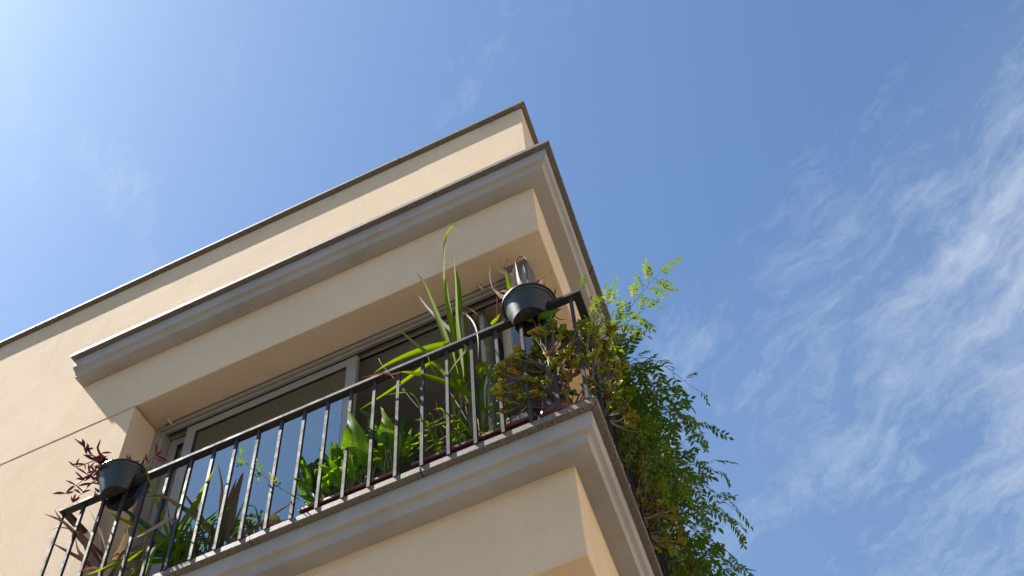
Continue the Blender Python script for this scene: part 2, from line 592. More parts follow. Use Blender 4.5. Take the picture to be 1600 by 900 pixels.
# side wall behind the loggia, back of the room
for zb, zt in ((4.96, Z_SOFFIT - 0.001), (-1.6, 4.148)):
    m = MB()
    a, b = side_pt(REC, 0.0), side_pt(REC, SIDE - 0.6)
    a2, b2 = side_pt(REC + 0.2, 0.0), side_pt(REC + 0.2, SIDE - 0.6)
    m.prism([(a2.x, a2.y + 0.05), (a.x, a.y + 0.03), (b.x, b.y), (b2.x, b2.y)], zb, zt)
    m.build('side_wall', M['stucco'], bld)
m = MB()
m.box(JAMB, -1.9, 8.3, 8.5, 4.96, Z_SOFFIT - 0.001)
m.box(JAMB + 0.001, JAMB + 0.02, 4.46, 8.3, 4.99, Z_SOFFIT - 0.03)
m.box(JAMB + 0.02, -2.0, 4.46, 8.3, Z_SOFFIT - 0.03, Z_SOFFIT - 0.002)
m.box(-1.93, -1.90, 4.47, 8.3, 4.99, Z_SOFFIT - 0.03)
m.build('room_lining', M['room'], bld)
m = MB()
a, b = side_pt(0.1, 0.1), side_pt(0.1, SIDE - 0.5)
m.prism([(JAMB + 0.002, YW + 0.01), (corner(0.05).x, YW + 0.01), (b.x, b.y), (JAMB + 0.002, b.y)], 4.952, 4.985)
m.build('balcony_floor', M['floor'], bld)


def sweep(name, prof, left, mat, depth=SIDE - 0.3, inner=0.06):
    """moulding run along the front and round the corner; prof = (set-back from the stone edge, z)"""
    mb = MB()
    n = len(prof)
    rows = []
    for o, z in prof:
        s = o - 0.21                                   # from the wall plane
        c = corner(s)
        e = side_pt(s, depth)
        rows.append([mb.vert((left + 0.014, YW + s, z)), mb.vert((c.x, c.y, z)), mb.vert((e.x, e.y, z))])
    for i in range(n):
        j = (i + 1) % n
        for k in (0, 1):
            mb.face((rows[j][k], rows[j][k + 1], rows[i][k + 1], rows[i][k]))
    mb.face([r[0] for r in rows])
    mb.face([r[2] for r in reversed(rows)])
    return mb.build(name, mat, bld)


def ogee(zt, step):
    """top of the moulding at zt, hugging the wall at the bottom"""
    return [(0.25, zt), (0.045, zt), (0.047, zt - 0.085), (0.049, zt - 0.096), (0.056, zt - 0.104), (0.068, zt - 0.108),
            (0.082, zt - 0.114), (0.090, zt - 0.123), (0.093, zt - 0.135), (0.096, zt - 0.140), (0.097, zt - step), (0.25, zt - step)]


sweep('cornice_moulding', ogee(8.030, 0.166), -5.235, M['mould'])
sweep('balcony_moulding', ogee(4.955, 0.168), -4.90, M['mould'])


def stones(name, z0, z1, o, left, cuts, depth, width, jit):
    """row of edge stones along front and side, mitred at the corner; o = distance in front of the wall"""
    r = random.Random(sum(ord(c) for c in name))
    co, ci = corner(-o), corner(-o + width)
    xs = [left] + list(cuts) + [None]
    for i in range(len(xs) - 1):
        dy, dz = r.uniform(-jit, jit), r.uniform(-jit, jit) * 0.6
        a = xs[i] + (0.002 if i else 0)
        mb = MB()
        if xs[i + 1] is None:
            poly = [(a, co.y + dy), (co.x - 0.0015, co.y + dy), (ci.x - 0.0015, ci.y), (a, ci.y)]
        else:
            poly = [(a, co.y + dy), (xs[i + 1] - 0.002, co.y + dy), (xs[i + 1] - 0.002, ci.y), (a, ci.y)]
        mb.prism(poly, z0 + dz, z1 + dz, 0.004)
        mb.build(name, M['granite'], bld)
    d0 = 0.0
    while d0 < SIDE - 0.5:
        d1 = d0 + r.uniform(1.05, 1.25)
        dx, dz = r.uniform(-jit, jit), r.uniform(-jit, jit) * 0.6
        nrm = Vector((math.cos(TH), math.sin(TH)))
        p0, p1 = co + WD * (d0 + 0.002) + nrm * dx, co + WD * (d1 - 0.002) + nrm * dx
        q0, q1 = ci + WD * (d0 + 0.002), ci + WD * (d1 - 0.002)
        mb = MB()
        mb.prism([(q0.x, q0.y), (p0.x, p0.y), (p1.x, p1.y), (q1.x, q1.y)], z0 + dz, z1 + dz, 0.004)
        mb.build(name, M['granite'], bld)
        d0 = d1


stones('parapet_coping_stone', 9.262, 9.294, 0.044, LEFT, (-9.7, -8.5, -7.3, -6.109, -4.859, -3.62, -2.39), 0, 0.33, 0.0025)
stones('cornice_stone', 8.032, 8.076, 0.21, -5.243, (-4.169, -3.05, -1.98), 0, 0.205, 0.002)
stones('balcony_edge_stone', 4.957, 5.003, 0.21, -4.93, (-4.18, -3.129, -2.064), 0, 0.36, 0.002)

# ------------------------------------------------------------------ glazing of the loggia
YG = YW + REC


def frame_rect(mb, x0, x1, z0, z1, y0, y1, w, c=0.004):
    mb.box(x0, x0 + w, y0, y1, z0, z1, c)
    mb.box(x1 - w, x1, y0, y1, z0, z1, c)
    mb.box(x0 + w, x1 - w, y0 + 0.002, y1 - 0.002, z1 - w, z1, c)
    mb.box(x0 + w, x1 - w, y0 + 0.002, y1 - 0.002, z0, z0 + w, c)


def glazing(dz):
    z0, z1 = Z_FLOOR + dz, Z_SOFFIT + dz
    win = link('sliding_window', None, bld)
    mb = MB()
    x0, x1 = JAMB + 0.004, -1.60
    # outer frame with three rails in the head
    mb.box(x0, x0 + 0.045, YG - 0.03, YG + 0.015, z0, z1 - 0.002, 0.003)
    mb.box(x0 + 0.045, x0 + 0.075, YG - 0.012, YG + 0.10, z0, z1 - 0.002, 0.003)
    mb.box(x0 + 0.045, x1, YG - 0.034, YG - 0.004, z1 - 0.048, z1 - 0.010, 0.003)
    mb.box(x0 + 0.045, x1, YG - 0.016, YG + 0.012, z1 - 0.080, z1 - 0.050, 0.003)
    mb.box(x0 + 0.075, x1, YG + 0.052, YG + 0.060, z1 - 0.090, z1 - 0.02, 0.0)
    mb.box(x0 + 0.075, x1, YG - 0.004, YG + 0.11, z0 - 0.01, z0 + 0.03, 0.003)
    mb.box(x1 - 0.05, x1, YG - 0.02, YG + 0.11, z0, z1 - 0.05, 0.003)
    mb.build('frame', M['alu'], win)
    mb = MB()
    mb.box(x0, x1, YG + 0.0, YG + 0.115, z1 - 0.030, z1 - 0.001)
    mb.box(x0 + 0.078, x1, YG - 0.035, YG + 0.0, z1 - 0.009, z1 - 0.0015)
    mb.build('track', M['gasket'], win)
    for (a, b, y, w) in ((-4.302, -2.862, YG + 0.012, 0.082), (-4.49, -3.06, YG + 0.066, 0.075)):
        mb = MB()
        frame_rect(mb, a, b, z0 + 0.03, z1 - 0.088, y, y + 0.036, w)
        s = mb.build('sash', M['alu'], win)
        gm = MB()
        gm.box(a + w - 0.004, b - w + 0.004, y + 0.014, y + 0.018, z0 + 0.1, z1 - 0.16)
        gm.build('pane', M['glass'], win)
        km = MB()
        e = 0.006
        for (p0, p1, r0, r1) in ((a + w, a + w + e, z0 + 0.1, z1 - 0.17), (b - w - e, b - w, z0 + 0.1, z1 - 0.17)):
            km.box(p0, p1, y + 0.004, y + 0.032, r0, r1)
        km.box(a + w, b - w, y + 0.005, y + 0.031, z1 - 0.088 - w - e, z1 - 0.088 - w)
        km.build('seal', M['gasket'], win)
    return win


glazing(0.0)
m = MB()
m.box(JAMB + 0.001, -1.6, YG + 0.02, YG + 0.2, 1.9, 4.148)
m.box(LEFT + 0.2, side_pt(REC, 0).x, YG + 0.02, YG + 0.2, -1.6, 1.9)
m.build('lower_back_wall', M['stucco'], bld)
m = MB()
m.box(-1.602, -1.446, 4.235, 4.392, 4.986, Z_SOFFIT - 0.001, 0.006)
m.build('corner_post', M['post'], bld)
for x in (-4.43, -1.829):
    m = MB()
    m.tube([(x - 0.012, YG - 0.075, Z_SOFFIT - 0.006), (x, YG - 0.05, Z_SOFFIT - 0.022), (x + 0.006, YG - 0.03, Z_SOFFIT - 0.034)], 0.011, 8)
    m.build('awning_peg', M['peg'], bld)

# ------------------------------------------------------------------ railing
rail = link('balcony_railing', None, bld)
RY0, RY1 = 3.826, 3.878
RZ0, RZ1 = 5.955, 5.983
BY = 3.852
RXL = -4.692
ci, co_ = corner(RY1 - YW), corner(RY0 - YW)
e0, e1 = co_ + WD * 7.2, ci + WD * 7.2
m = MB()
m.prism([(RXL, RY0), (co_.x, co_.y), (ci.x, ci.y), (RXL, RY1)], RZ0, RZ1, 0.003)
m.build('top_rail', M['rail'], rail)
m = MB()
m.prism([(ci.x + 0.0012, ci.y + 0.0004), (co_.x + 0.0004, co_.y + 0.0012), (e0.x, e0.y), (e1.x, e1.y)], RZ0 + 0.001, RZ1 - 0.001, 0.003)
m.build('top_rail', M['rail'], rail)
m = MB()
m.box(RXL, RXL + 0.05, RY1 + 0.001, YW + 0.002, RZ0 + 0.001, RZ1 - 0.001, 0.003)
m.build('top_rail', M['rail'], rail)
m = MB()
hb = 0.0095
m.box(-hb, hb, -hb, hb, 4.998, RZ0 + 0.002)
proto = m.build('baluster', M['rail'], rail, (-1.071, BY, 0))
for k in range(1, 23):
    b = proto.copy()
    COL.objects.link(b)
    b.parent = rail
    b.location = (-1.071 - 0.1636 * k, BY, 0)
    b.rotation_euler = (0, 0, rng.uniform(-0.02, 0.02))
cb = corner(BY - YW)
for k in range(1, 42):
    b = proto.copy()
    COL.objects.link(b)
    b.parent = rail
    p_ = cb + WD * (0.1636 * k)
    b.location = (p_.x, p_.y, 0)
    b.rotation_euler = (0, 0, TH)

# world coordinates (metres) of the leaves and stems one can follow singly: points base to tip, width, kind, tone
TRACE = {
 'cane': [
  ([(-1.844,3.956,5.546), (-1.826,3.933,5.702), (-1.821,3.909,6.025), (-1.823,3.886,6.275), (-1.82,3.876,6.6), (-1.825,3.866,6.956), (-1.841,3.856,7.037)], 0.0571, 'strap', 0.8),
  ([(-1.854,3.956,5.622), (-1.859,3.946,5.811), (-1.892,3.936,6.387), (-1.922,3.926,6.741), (-1.928,3.916,6.962), (-1.92,3.906,7.232), (-1.903,3.896,7.381), (-1.863,3.886,7.464), (-1.807,3.876,7.451), (-1.78,3.866,7.341), (-1.808,3.856,7.284)], 0.0709, 'whip', 0.75),
  ([(-1.855,3.956,5.587), (-1.889,3.928,5.938), (-1.94,3.9,6.291), (-2.006,3.876,6.622), (-2.051,3.856,6.851), (-2.105,3.836,6.997)], 0.0482, 'strap', 0.65),
  ([(-1.835,3.956,5.9), (-1.876,3.95,6.23), (-1.949,3.944,6.404), (-2.025,3.938,6.565), (-2.09,3.932,6.723), (-2.13,3.926,6.843)], 0.0292, 'strap', -2),
  ([(-1.83,3.936,5.691), (-1.862,3.906,5.765), (-1.981,3.876,5.972), (-2.121,3.846,6.2), (-2.234,3.816,6.411)], 0.037, 'strap', 0.35),
  ([(-1.784,3.956,5.943), (-1.808,3.936,6.069), (-1.95,3.916,6.137), (-2.116,3.888,6.141), (-2.29,3.852,6.082), (-2.372,3.816,5.991)], 0.0467, 'strap', 0.8),
  ([(-1.771,3.926,5.45), (-1.774,3.902,5.513), (-1.858,3.878,5.627), (-2.013,3.854,5.776), (-2.131,3.83,5.865), (-2.187,3.806,5.878)], 0.0401, 'strap', 0.95),
  ([(-2.17,3.806,5.867), (-2.247,3.804,5.887), (-2.3,3.801,5.93), (-2.379,3.798,5.95), (-2.468,3.796,5.973)], 0.0138, 'strap', -1),
  ([(-1.824,4.006,5.571), (-2.039,3.988,6.074), (-2.136,3.97,6.061), (-2.251,3.952,5.979), (-2.381,3.934,5.903), (-2.518,3.916,5.832)], 0.0278, 'strap', 0.8),
  ([(-1.808,3.906,5.544), (-1.935,3.883,5.706), (-1.974,3.861,5.791), (-1.997,3.838,5.881), (-2.002,3.816,5.948)], 0.018, 'strap', 0.7),
  ([(-1.776,3.906,5.501), (-1.857,3.876,5.649), (-1.899,3.846,5.714), (-1.926,3.816,5.758)], 0.0221, 'strap', 0.85),
  ([(-1.827,3.956,6.074), (-1.779,3.944,6.332), (-1.814,3.931,6.486), (-1.712,3.919,6.326), (-1.652,3.906,6.128)], 0.0237, 'strap', -1),
  ([(-1.798,3.906,6.061), (-1.791,3.879,6.321), (-1.711,3.851,6.166), (-1.671,3.823,5.927), (-1.663,3.796,5.656)], 0.0183, 'strap', -2),
  ([(-1.831,3.956,5.591), (-1.849,3.942,5.964), (-1.872,3.928,6.233), (-1.906,3.914,6.557), (-1.914,3.9,6.821), (-1.916,3.886,6.851)], 0.0527, 'strap', 0.7),
  ([(-1.837,3.976,5.617), (-1.822,3.963,6.107), (-1.837,3.951,6.528), (-1.838,3.938,6.82), (-1.848,3.926,6.971)], 0.0435, 'strap', 0.5),
  ([(-1.776,3.856,5.97), (-1.763,3.843,5.866), (-1.823,3.829,5.76), (-1.876,3.816,5.652)], 0.0134, 'strap', -2),
  ([(-1.78,3.956,5.156), (-1.775,3.943,5.424), (-1.767,3.929,5.643), (-1.748,3.916,5.851)], 0.0218, 'strap', 0.75),
  ([(-1.733,3.976,5.254), (-1.723,3.956,5.534), (-1.692,3.936,5.654), (-1.634,3.916,5.744)], 0.0306, 'strap', 0.4),
  ([(-1.742,3.976,5.442), (-1.761,3.963,5.645), (-1.757,3.949,5.88), (-1.753,3.936,5.984)], 0.0269, 'strap', 0.2),
  ([(-1.816,4.006,5.303), (-1.871,3.996,5.477), (-1.907,3.986,5.614), (-1.934,3.976,5.717)], 0.0308, 'strap', 0.15),
  ([(-1.835,4.036,5.346), (-1.891,4.019,5.578), (-1.937,4.003,5.683), (-1.951,3.986,5.705)], 0.0267, 'strap', 0.1),
  ([(-1.635,3.906,5.853), (-1.648,3.871,5.941), (-1.583,3.836,5.88)], 0.0135, 'strap', 0.6),
  ([(-1.926,3.906,5.379), (-1.959,3.866,5.432), (-1.954,3.826,5.51)], 0.0065, 'strap', -1),
  ([(-1.778,3.936,5.236), (-1.802,3.919,5.414), (-1.803,3.903,5.458), (-1.788,3.886,5.308)], 0.0128, 'strap', -1),
  ([(-1.611,3.906,6.123), (-1.571,3.896,6.139), (-1.539,3.886,6.164)], 0.0232, 'strap', 0.9),
 ],
 'cane_stalk': [
  ([(-1.789,3.976,5.168), (-1.8,3.966,5.433), (-1.811,3.956,5.718)], 0.0221, 'stalk', 0.1),
  ([(-1.728,3.976,5.251), (-1.725,3.966,5.405), (-1.722,3.956,5.565)], 0.0219, 'stalk', 0.1),
  ([(-1.707,3.976,5.254), (-1.712,3.966,5.336), (-1.717,3.956,5.42)], 0.0218, 'stalk', 0.1),
  ([(-1.798,3.976,5.231), (-1.812,3.966,5.379), (-1.827,3.956,5.533)], 0.0219, 'stalk', 0.1),
 ],
 'cane_small': [
  ([(-1.703,3.936,5.661), (-1.704,3.911,5.749), (-1.631,3.886,5.723)], 0.0489, 'heart', 0.85),
  ([(-1.681,3.936,5.781), (-1.658,3.911,5.637), (-1.623,3.886,5.537)], 0.0411, 'heart', 0.85),
  ([(-1.705,3.936,5.345), (-1.671,3.911,5.343), (-1.638,3.886,5.326)], 0.0252, 'heart', 0.9),
  ([(-1.72,3.936,5.369), (-1.712,3.911,5.383), (-1.694,3.886,5.398)], 0.0254, 'heart', 0.6),
 ],
 'young': [
  ([(-1.872,3.926,5.309), (-1.872,3.891,5.31), (-1.88,3.856,5.298)], 0.0325, 'heart', 0.9),
  ([(-1.861,3.926,5.318), (-1.832,3.891,5.299), (-1.811,3.856,5.266)], 0.0288, 'heart', 0.95),
  ([(-1.873,3.926,5.25), (-1.873,3.891,5.229), (-1.881,3.856,5.195)], 0.0251, 'heart', 0.6),
  ([(-1.863,3.926,5.244), (-1.825,3.891,5.232), (-1.797,3.856,5.206)], 0.025, 'heart', 0.8),
  ([(-1.874,3.926,5.207), (-1.899,3.891,5.252), (-1.933,3.856,5.284)], 0.018, 'heart', 0.8),
  ([(-1.863,3.926,5.215), (-1.829,3.891,5.179), (-1.804,3.856,5.129)], 0.0213, 'heart', 0.9),
  ([(-1.869,3.926,5.189), (-1.869,3.891,5.161), (-1.877,3.856,5.12)], 0.0213, 'heart', 0.5),
  ([(-1.949,3.926,5.205), (-1.958,3.891,5.189), (-1.976,3.856,5.161)], 0.025, 'heart', 0.35),
  ([(-1.97,3.926,5.173), (-1.975,3.891,5.14), (-1.987,3.856,5.095)], 0.0249, 'heart', 0.4),
  ([(-2.066,3.926,5.33), (-2.076,3.891,5.319), (-2.094,3.856,5.294)], 0.0328, 'heart', 0.7),
  ([(-2.11,3.926,5.31), (-2.082,3.891,5.318), (-2.062,3.856,5.313)], 0.0219, 'heart', 0.8),
  ([(-1.878,3.926,5.283), (-1.864,3.891,5.295), (-1.858,3.856,5.293)], 0.0252, 'heart', 0.7),
  ([(-1.862,3.926,5.259), (-1.82,3.891,5.214), (-1.788,3.856,5.156)], 0.0214, 'heart', 0.75),
  ([(-1.718,3.926,5.162), (-1.708,3.891,5.142), (-1.706,3.856,5.11)], 0.0176, 'heart', 0.8),
  ([(-2.109,3.926,5.221), (-2.065,3.891,5.191), (-2.029,3.856,5.147)], 0.0216, 'heart', 0.5),
 ],
 'strapplant': [
  ([(-3.79,3.986,5.32), (-3.866,3.919,5.555), (-3.921,3.853,5.729), (-4.028,3.786,6.022)], 0.03, 'strap', 0.75),
  ([(-3.79,3.986,5.414), (-3.735,3.946,5.471), (-3.634,3.906,5.556), (-3.543,3.856,5.624), (-3.437,3.806,5.721)], 0.039, 'strap', 0.7),
  ([(-3.745,3.986,5.293), (-3.829,3.954,5.37), (-3.965,3.922,5.487), (-4.078,3.886,5.59), (-4.186,3.846,5.676), (-4.254,3.806,5.727)], 0.0349, 'strap', 0.85),
  ([(-3.824,4.006,5.401), (-4.018,3.989,5.614), (-4.192,3.973,5.811), (-4.398,3.956,6.031)], 0.041, 'strap', 0.1),
  ([(-3.756,3.986,5.35), (-3.962,3.946,5.355), (-4.022,3.906,5.304), (-4.135,3.856,5.238), (-4.248,3.806,5.182)], 0.039, 'strap', 0.65),
  ([(-3.795,3.956,5.486), (-3.751,3.869,5.46), (-3.851,3.813,5.359), (-3.931,3.786,5.306)], 0.0291, 'strap', -2),
  ([(-3.778,3.956,5.264), (-3.805,3.896,5.3), (-3.799,3.836,5.215), (-3.788,3.816,5.079), (-3.773,3.796,4.948)], 0.0426, 'strap', 0.3),
  ([(-3.803,4.006,5.439), (-3.816,3.996,5.533), (-3.841,3.986,5.737), (-3.87,3.976,5.98)], 0.0251, 'strap', 0.3),
  ([(-3.804,4.006,5.367), (-3.867,3.996,5.558), (-3.938,3.986,5.8)], 0.02, 'strap', 0.1),
  ([(-3.742,4.006,5.409), (-3.689,3.983,5.422), (-3.558,3.959,5.444), (-3.466,3.936,5.461)], 0.0242, 'strap', 0.4),
  ([(-3.618,3.956,5.351), (-3.517,3.923,5.354), (-3.418,3.889,5.357), (-3.346,3.856,5.343)], 0.019, 'strap', 0.6),
  ([(-3.819,4.016,5.407), (-3.731,3.996,5.491), (-3.67,3.976,5.666), (-3.607,3.956,5.729)], 0.0247, 'strap', 0.5),
  ([(-3.86,4.036,5.397), (-4.005,4.019,5.549), (-4.163,4.003,5.736), (-4.25,3.986,5.874)], 0.0356, 'strap', 0.15),
  ([(-3.812,3.986,5.284), (-3.949,3.959,5.349), (-4.015,3.933,5.322), (-4.046,3.906,5.278)], 0.0391, 'strap', 0.2),
  ([(-3.776,3.956,5.206), (-3.89,3.929,5.225), (-3.956,3.903,5.165), (-3.972,3.876,5.105)], 0.0336, 'strap', 0.55),
  ([(-3.74,3.956,5.223), (-3.659,3.931,5.243), (-3.589,3.906,5.222)], 0.0238, 'strap', 0.5),
  ([(-3.737,3.976,5.239), (-3.648,3.951,5.221), (-3.591,3.926,5.264)], 0.0238, 'strap', 0.2),
  ([(-3.775,3.976,5.234), (-3.751,3.951,5.293), (-3.689,3.926,5.311)], 0.0288, 'strap', 0.15),
  ([(-3.832,4.006,5.264), (-3.858,3.981,5.324), (-3.906,3.956,5.349)], 0.0438, 'strap', 0.05),
  ([(-3.743,3.936,5.162), (-3.698,3.906,5.182), (-3.586,3.876,5.205)], 0.0142, 'strap', 0.9),
 ],
 'aloe': [
  ([(-3.437,3.956,5.215), (-3.481,3.916,5.282), (-3.612,3.876,5.443), (-3.737,3.844,5.568), (-3.837,3.82,5.66), (-3.973,3.796,5.692)], 0.0533, 'spike', -0.5),
  ([(-3.536,3.956,5.334), (-3.593,3.933,5.461), (-3.69,3.909,5.625), (-3.762,3.886,5.756)], 0.0342, 'spike', -1),
  ([(-3.45,3.976,5.334), (-3.477,3.959,5.526), (-3.489,3.943,5.693), (-3.55,3.926,5.927)], 0.0342, 'spike', -1),
  ([(-3.365,3.956,5.192), (-3.358,3.943,5.536), (-3.337,3.929,5.649), (-3.32,3.916,5.696)], 0.0575, 'spike', -0.4),
  ([(-3.402,3.956,5.21), (-3.394,3.931,5.469), (-3.355,3.906,5.643)], 0.0572, 'spike', -0.5),
  ([(-3.361,3.976,5.236), (-3.323,3.956,5.369), (-3.277,3.936,5.458)], 0.033, 'spike', -1.5),
  ([(-3.436,3.936,5.174), (-3.573,3.903,5.252), (-3.651,3.869,5.312), (-3.769,3.836,5.37)], 0.0379, 'spike', -0.4),
  ([(-3.327,3.956,5.173), (-3.189,3.939,5.16), (-3.036,3.923,5.193), (-2.92,3.906,5.2)], 0.0366, 'spike', -0.7),
  ([(-3.344,3.956,5.279), (-3.223,3.921,5.236), (-3.087,3.886,5.191)], 0.0185, 'strap', 0.7),
  ([(-3.419,4.006,5.406), (-3.347,3.981,5.346), (-3.183,3.956,5.202)], 0.0235, 'strap', 0.05),
  ([(-3.422,3.956,5.185), (-3.462,3.916,5.285), (-3.438,3.876,5.355)], 0.0188, 'spike', -1),
  ([(-3.38,3.956,5.165), (-3.357,3.941,5.255), (-3.341,3.926,5.34)], 0.0374, 'spike', -0.7),
 ],
 'dried': [
  ([(-4.3,3.976,5.399), (-4.354,3.928,5.507), (-4.395,3.88,5.57), (-4.511,3.84,5.712), (-4.611,3.808,5.821), (-4.757,3.776,5.924)], 0.0817, 'spike', -1),
  ([(-4.515,3.856,5.711), (-4.551,3.833,5.738), (-4.624,3.809,5.762), (-4.685,3.786,5.722)], 0.0094, 'strap', -1),
  ([(-4.339,3.956,5.408), (-4.413,3.906,5.462), (-4.548,3.856,5.571), (-4.65,3.806,5.649)], 0.0404, 'spike', -1.1),
  ([(-4.328,3.986,5.396), (-4.403,3.966,5.48), (-4.519,3.946,5.628), (-4.594,3.926,5.804)], 0.0873, 'spike', -1.2),
  ([(-4.288,3.956,5.351), (-4.315,3.929,5.39), (-4.404,3.903,5.543), (-4.497,3.876,5.703)], 0.0688, 'spike', -1.6),
  ([(-4.259,3.956,5.403), (-4.274,3.924,5.465), (-4.379,3.891,5.589), (-4.513,3.858,5.747), (-4.539,3.826,5.816)], 0.081, 'spike', -1.05),
  ([(-4.317,3.976,5.515), (-4.349,3.966,5.607), (-4.405,3.956,5.756), (-4.455,3.946,5.852), (-4.565,3.936,6.037)], 0.0353, 'spike', -1.5),
  ([(-4.272,4.006,5.483), (-4.236,3.998,5.539), (-4.205,3.991,5.764), (-4.182,3.983,5.931), (-4.178,3.976,6.073)], 0.0583, 'spike', -1.2),
  ([(-4.225,3.986,5.444), (-4.093,3.961,5.438), (-3.974,3.936,5.437)], 0.0449, 'spike', -1.2),
  ([(-4.314,4.006,5.422), (-4.347,3.996,5.547), (-4.399,3.986,5.684), (-4.462,3.976,5.83)], 0.0524, 'spike', -1.4),
  ([(-4.624,3.816,5.844), (-4.655,3.801,5.882), (-4.691,3.786,5.946)], 0.012, 'strap', -1),
 ],
 'deadpot': [
  ([(-1.391,3.856,6.284), (-1.389,3.843,6.337), (-1.385,3.829,6.466), (-1.378,3.816,6.557)], 0.0955, 'spike', -2),
  ([(-1.345,3.856,6.263), (-1.338,3.843,6.325), (-1.333,3.829,6.415), (-1.326,3.816,6.482)], 0.0543, 'spike', -2),
  ([(-1.408,3.886,6.349), (-1.426,3.869,6.412), (-1.463,3.851,6.516), (-1.494,3.833,6.565), (-1.502,3.816,6.61)], 0.0414, 'spike', -2),
  ([(-1.287,3.876,6.249), (-1.255,3.853,6.279), (-1.206,3.829,6.266), (-1.133,3.806,6.244)], 0.0267, 'spike', -1.6),
  ([(-1.254,3.856,6.186), (-1.226,3.836,6.235), (-1.199,3.816,6.233)], 0.0598, 'spike', -1.7),
  ([(-1.433,3.836,6.286), (-1.434,3.819,6.313), (-1.436,3.803,6.39), (-1.436,3.786,6.454)], 0.0339, 'strap', 1),
  ([(-1.198,3.886,6.081), (-1.169,3.863,6.087), (-1.146,3.839,6.11), (-1.134,3.816,6.14)], 0.0197, 'spike', -1.3),
  ([(-1.491,3.886,6.323), (-1.531,3.866,6.372), (-1.556,3.846,6.425), (-1.561,3.826,6.513), (-1.544,3.806,6.627)], 0.0172, 'strap', -1),
  ([(-1.397,3.886,6.403), (-1.44,3.869,6.536), (-1.469,3.851,6.61), (-1.44,3.833,6.642), (-1.406,3.816,6.632)], 0.0174, 'strap', -1),
  ([(-1.396,3.886,6.645), (-1.374,3.876,6.686), (-1.333,3.866,6.654), (-1.311,3.856,6.578)], 0.0105, 'strap', -1),
  ([(-1.463,3.886,6.303), (-1.504,3.864,6.301), (-1.522,3.841,6.319), (-1.532,3.818,6.327), (-1.56,3.796,6.369)], 0.0339, 'spike', -2),
  ([(-1.455,3.836,6.278), (-1.475,3.816,6.276), (-1.496,3.796,6.252)], 0.0269, 'spike', -1.8),
  ([(-1.524,3.816,6.324), (-1.53,3.811,6.382), (-1.492,3.806,6.423)], 0.0102, 'strap', -1),
  ([(-1.294,3.856,6.226), (-1.273,3.841,6.263), (-1.266,3.826,6.292)], 0.0201, 'spike', -1.6),
  ([(-1.328,3.836,6.223), (-1.313,3.826,6.271), (-1.308,3.816,6.291)], 0.0268, 'spike', -1.9),
  ([(-1.536,3.816,6.024), (-1.52,3.806,6.163), (-1.518,3.796,6.244)], 0.0099, 'strap', -1),
  ([(-1.224,3.836,6.09), (-1.186,3.811,6.07), (-1.151,3.786,6.022)], 0.0195, 'spike', -1),
  ([(-1.206,3.906,5.946), (-1.159,3.866,5.816), (-1.102,3.826,5.731)], 0.0076, 'strap', -1),
 ],
 'ivy': [
  ([(-1.315,3.846,5.891), (-1.346,3.826,5.919), (-1.395,3.806,5.938)], 0.053, 'heart', 0.35),
  ([(-1.287,3.846,5.895), (-1.209,3.816,5.846), (-1.115,3.786,5.795)], 0.0411, 'heart', 0.45),
  ([(-1.271,3.976,5.962), (-1.212,3.951,5.874), (-1.16,3.926,5.763)], 0.0455, 'heart', -0),
  ([(-1.273,3.976,5.787), (-1.219,3.951,5.796), (-1.169,3.926,5.71)], 0.0562, 'heart', 0),
  ([(-1.265,4.006,5.873), (-1.214,3.981,5.852), (-1.167,3.956,5.79)], 0.0492, 'heart', 0.02),
  ([(-1.159,3.956,5.741), (-1.128,3.931,5.732), (-1.087,3.906,5.695)], 0.0446, 'heart', 0.2),
  ([(-1.154,3.956,5.716), (-1.114,3.931,5.679), (-1.058,3.906,5.601)], 0.0443, 'heart', 0.3),
 ],
 'arum': [
  ([(-2.477,3.906,5.298), (-2.481,3.853,5.407), (-2.495,3.819,5.558), (-2.534,3.806,5.729)], 0.1814, 'arrow', 0.75),
  ([(-2.306,3.926,5.336), (-2.282,3.879,5.399), (-2.286,3.846,5.493), (-2.318,3.826,5.641)], 0.1496, 'arrow', 0.7),
  ([(-2.36,3.946,5.513), (-2.416,3.933,5.676), (-2.461,3.919,5.761), (-2.51,3.906,5.812)], 0.0503, 'heart', 0),
  ([(-2.424,3.956,5.56), (-2.448,3.941,5.636), (-2.453,3.926,5.716)], 0.0694, 'heart', -0),
  ([(-2.373,3.906,5.44), (-2.367,3.891,5.497), (-2.376,3.876,5.564)], 0.0603, 'heart', 0.4),
  ([(-2.26,3.906,5.415), (-2.245,3.891,5.505), (-2.228,3.876,5.568)], 0.0337, 'heart', 0.8),
  ([(-2.611,3.936,5.242), (-2.644,3.916,5.35), (-2.66,3.896,5.462), (-2.674,3.876,5.574)], 0.0644, 'heart', 0.35),
  ([(-2.637,3.906,5.336), (-2.691,3.871,5.441), (-2.735,3.836,5.518)], 0.0228, 'heart', 0.3),
  ([(-2.586,3.906,5.141), (-2.643,3.879,5.239), (-2.68,3.853,5.317), (-2.717,3.826,5.362)], 0.0447, 'heart', 0.35),
  ([(-2.566,3.886,5.134), (-2.6,3.869,5.243), (-2.634,3.853,5.329), (-2.646,3.836,5.368)], 0.0409, 'heart', 0.6),
  ([(-2.55,3.886,5.173), (-2.556,3.871,5.257), (-2.572,3.856,5.348)], 0.0444, 'heart', 0.5),
  ([(-2.484,3.886,5.138), (-2.503,3.869,5.227), (-2.512,3.853,5.3), (-2.511,3.836,5.356)], 0.0443, 'heart', 0.85),
  ([(-2.577,3.886,5.444), (-2.565,3.861,5.475), (-2.569,3.836,5.528)], 0.0455, 'heart', 0.5),
  ([(-2.518,3.906,5.37), (-2.468,3.881,5.391), (-2.42,3.856,5.439)], 0.0824, 'heart', 0.45),
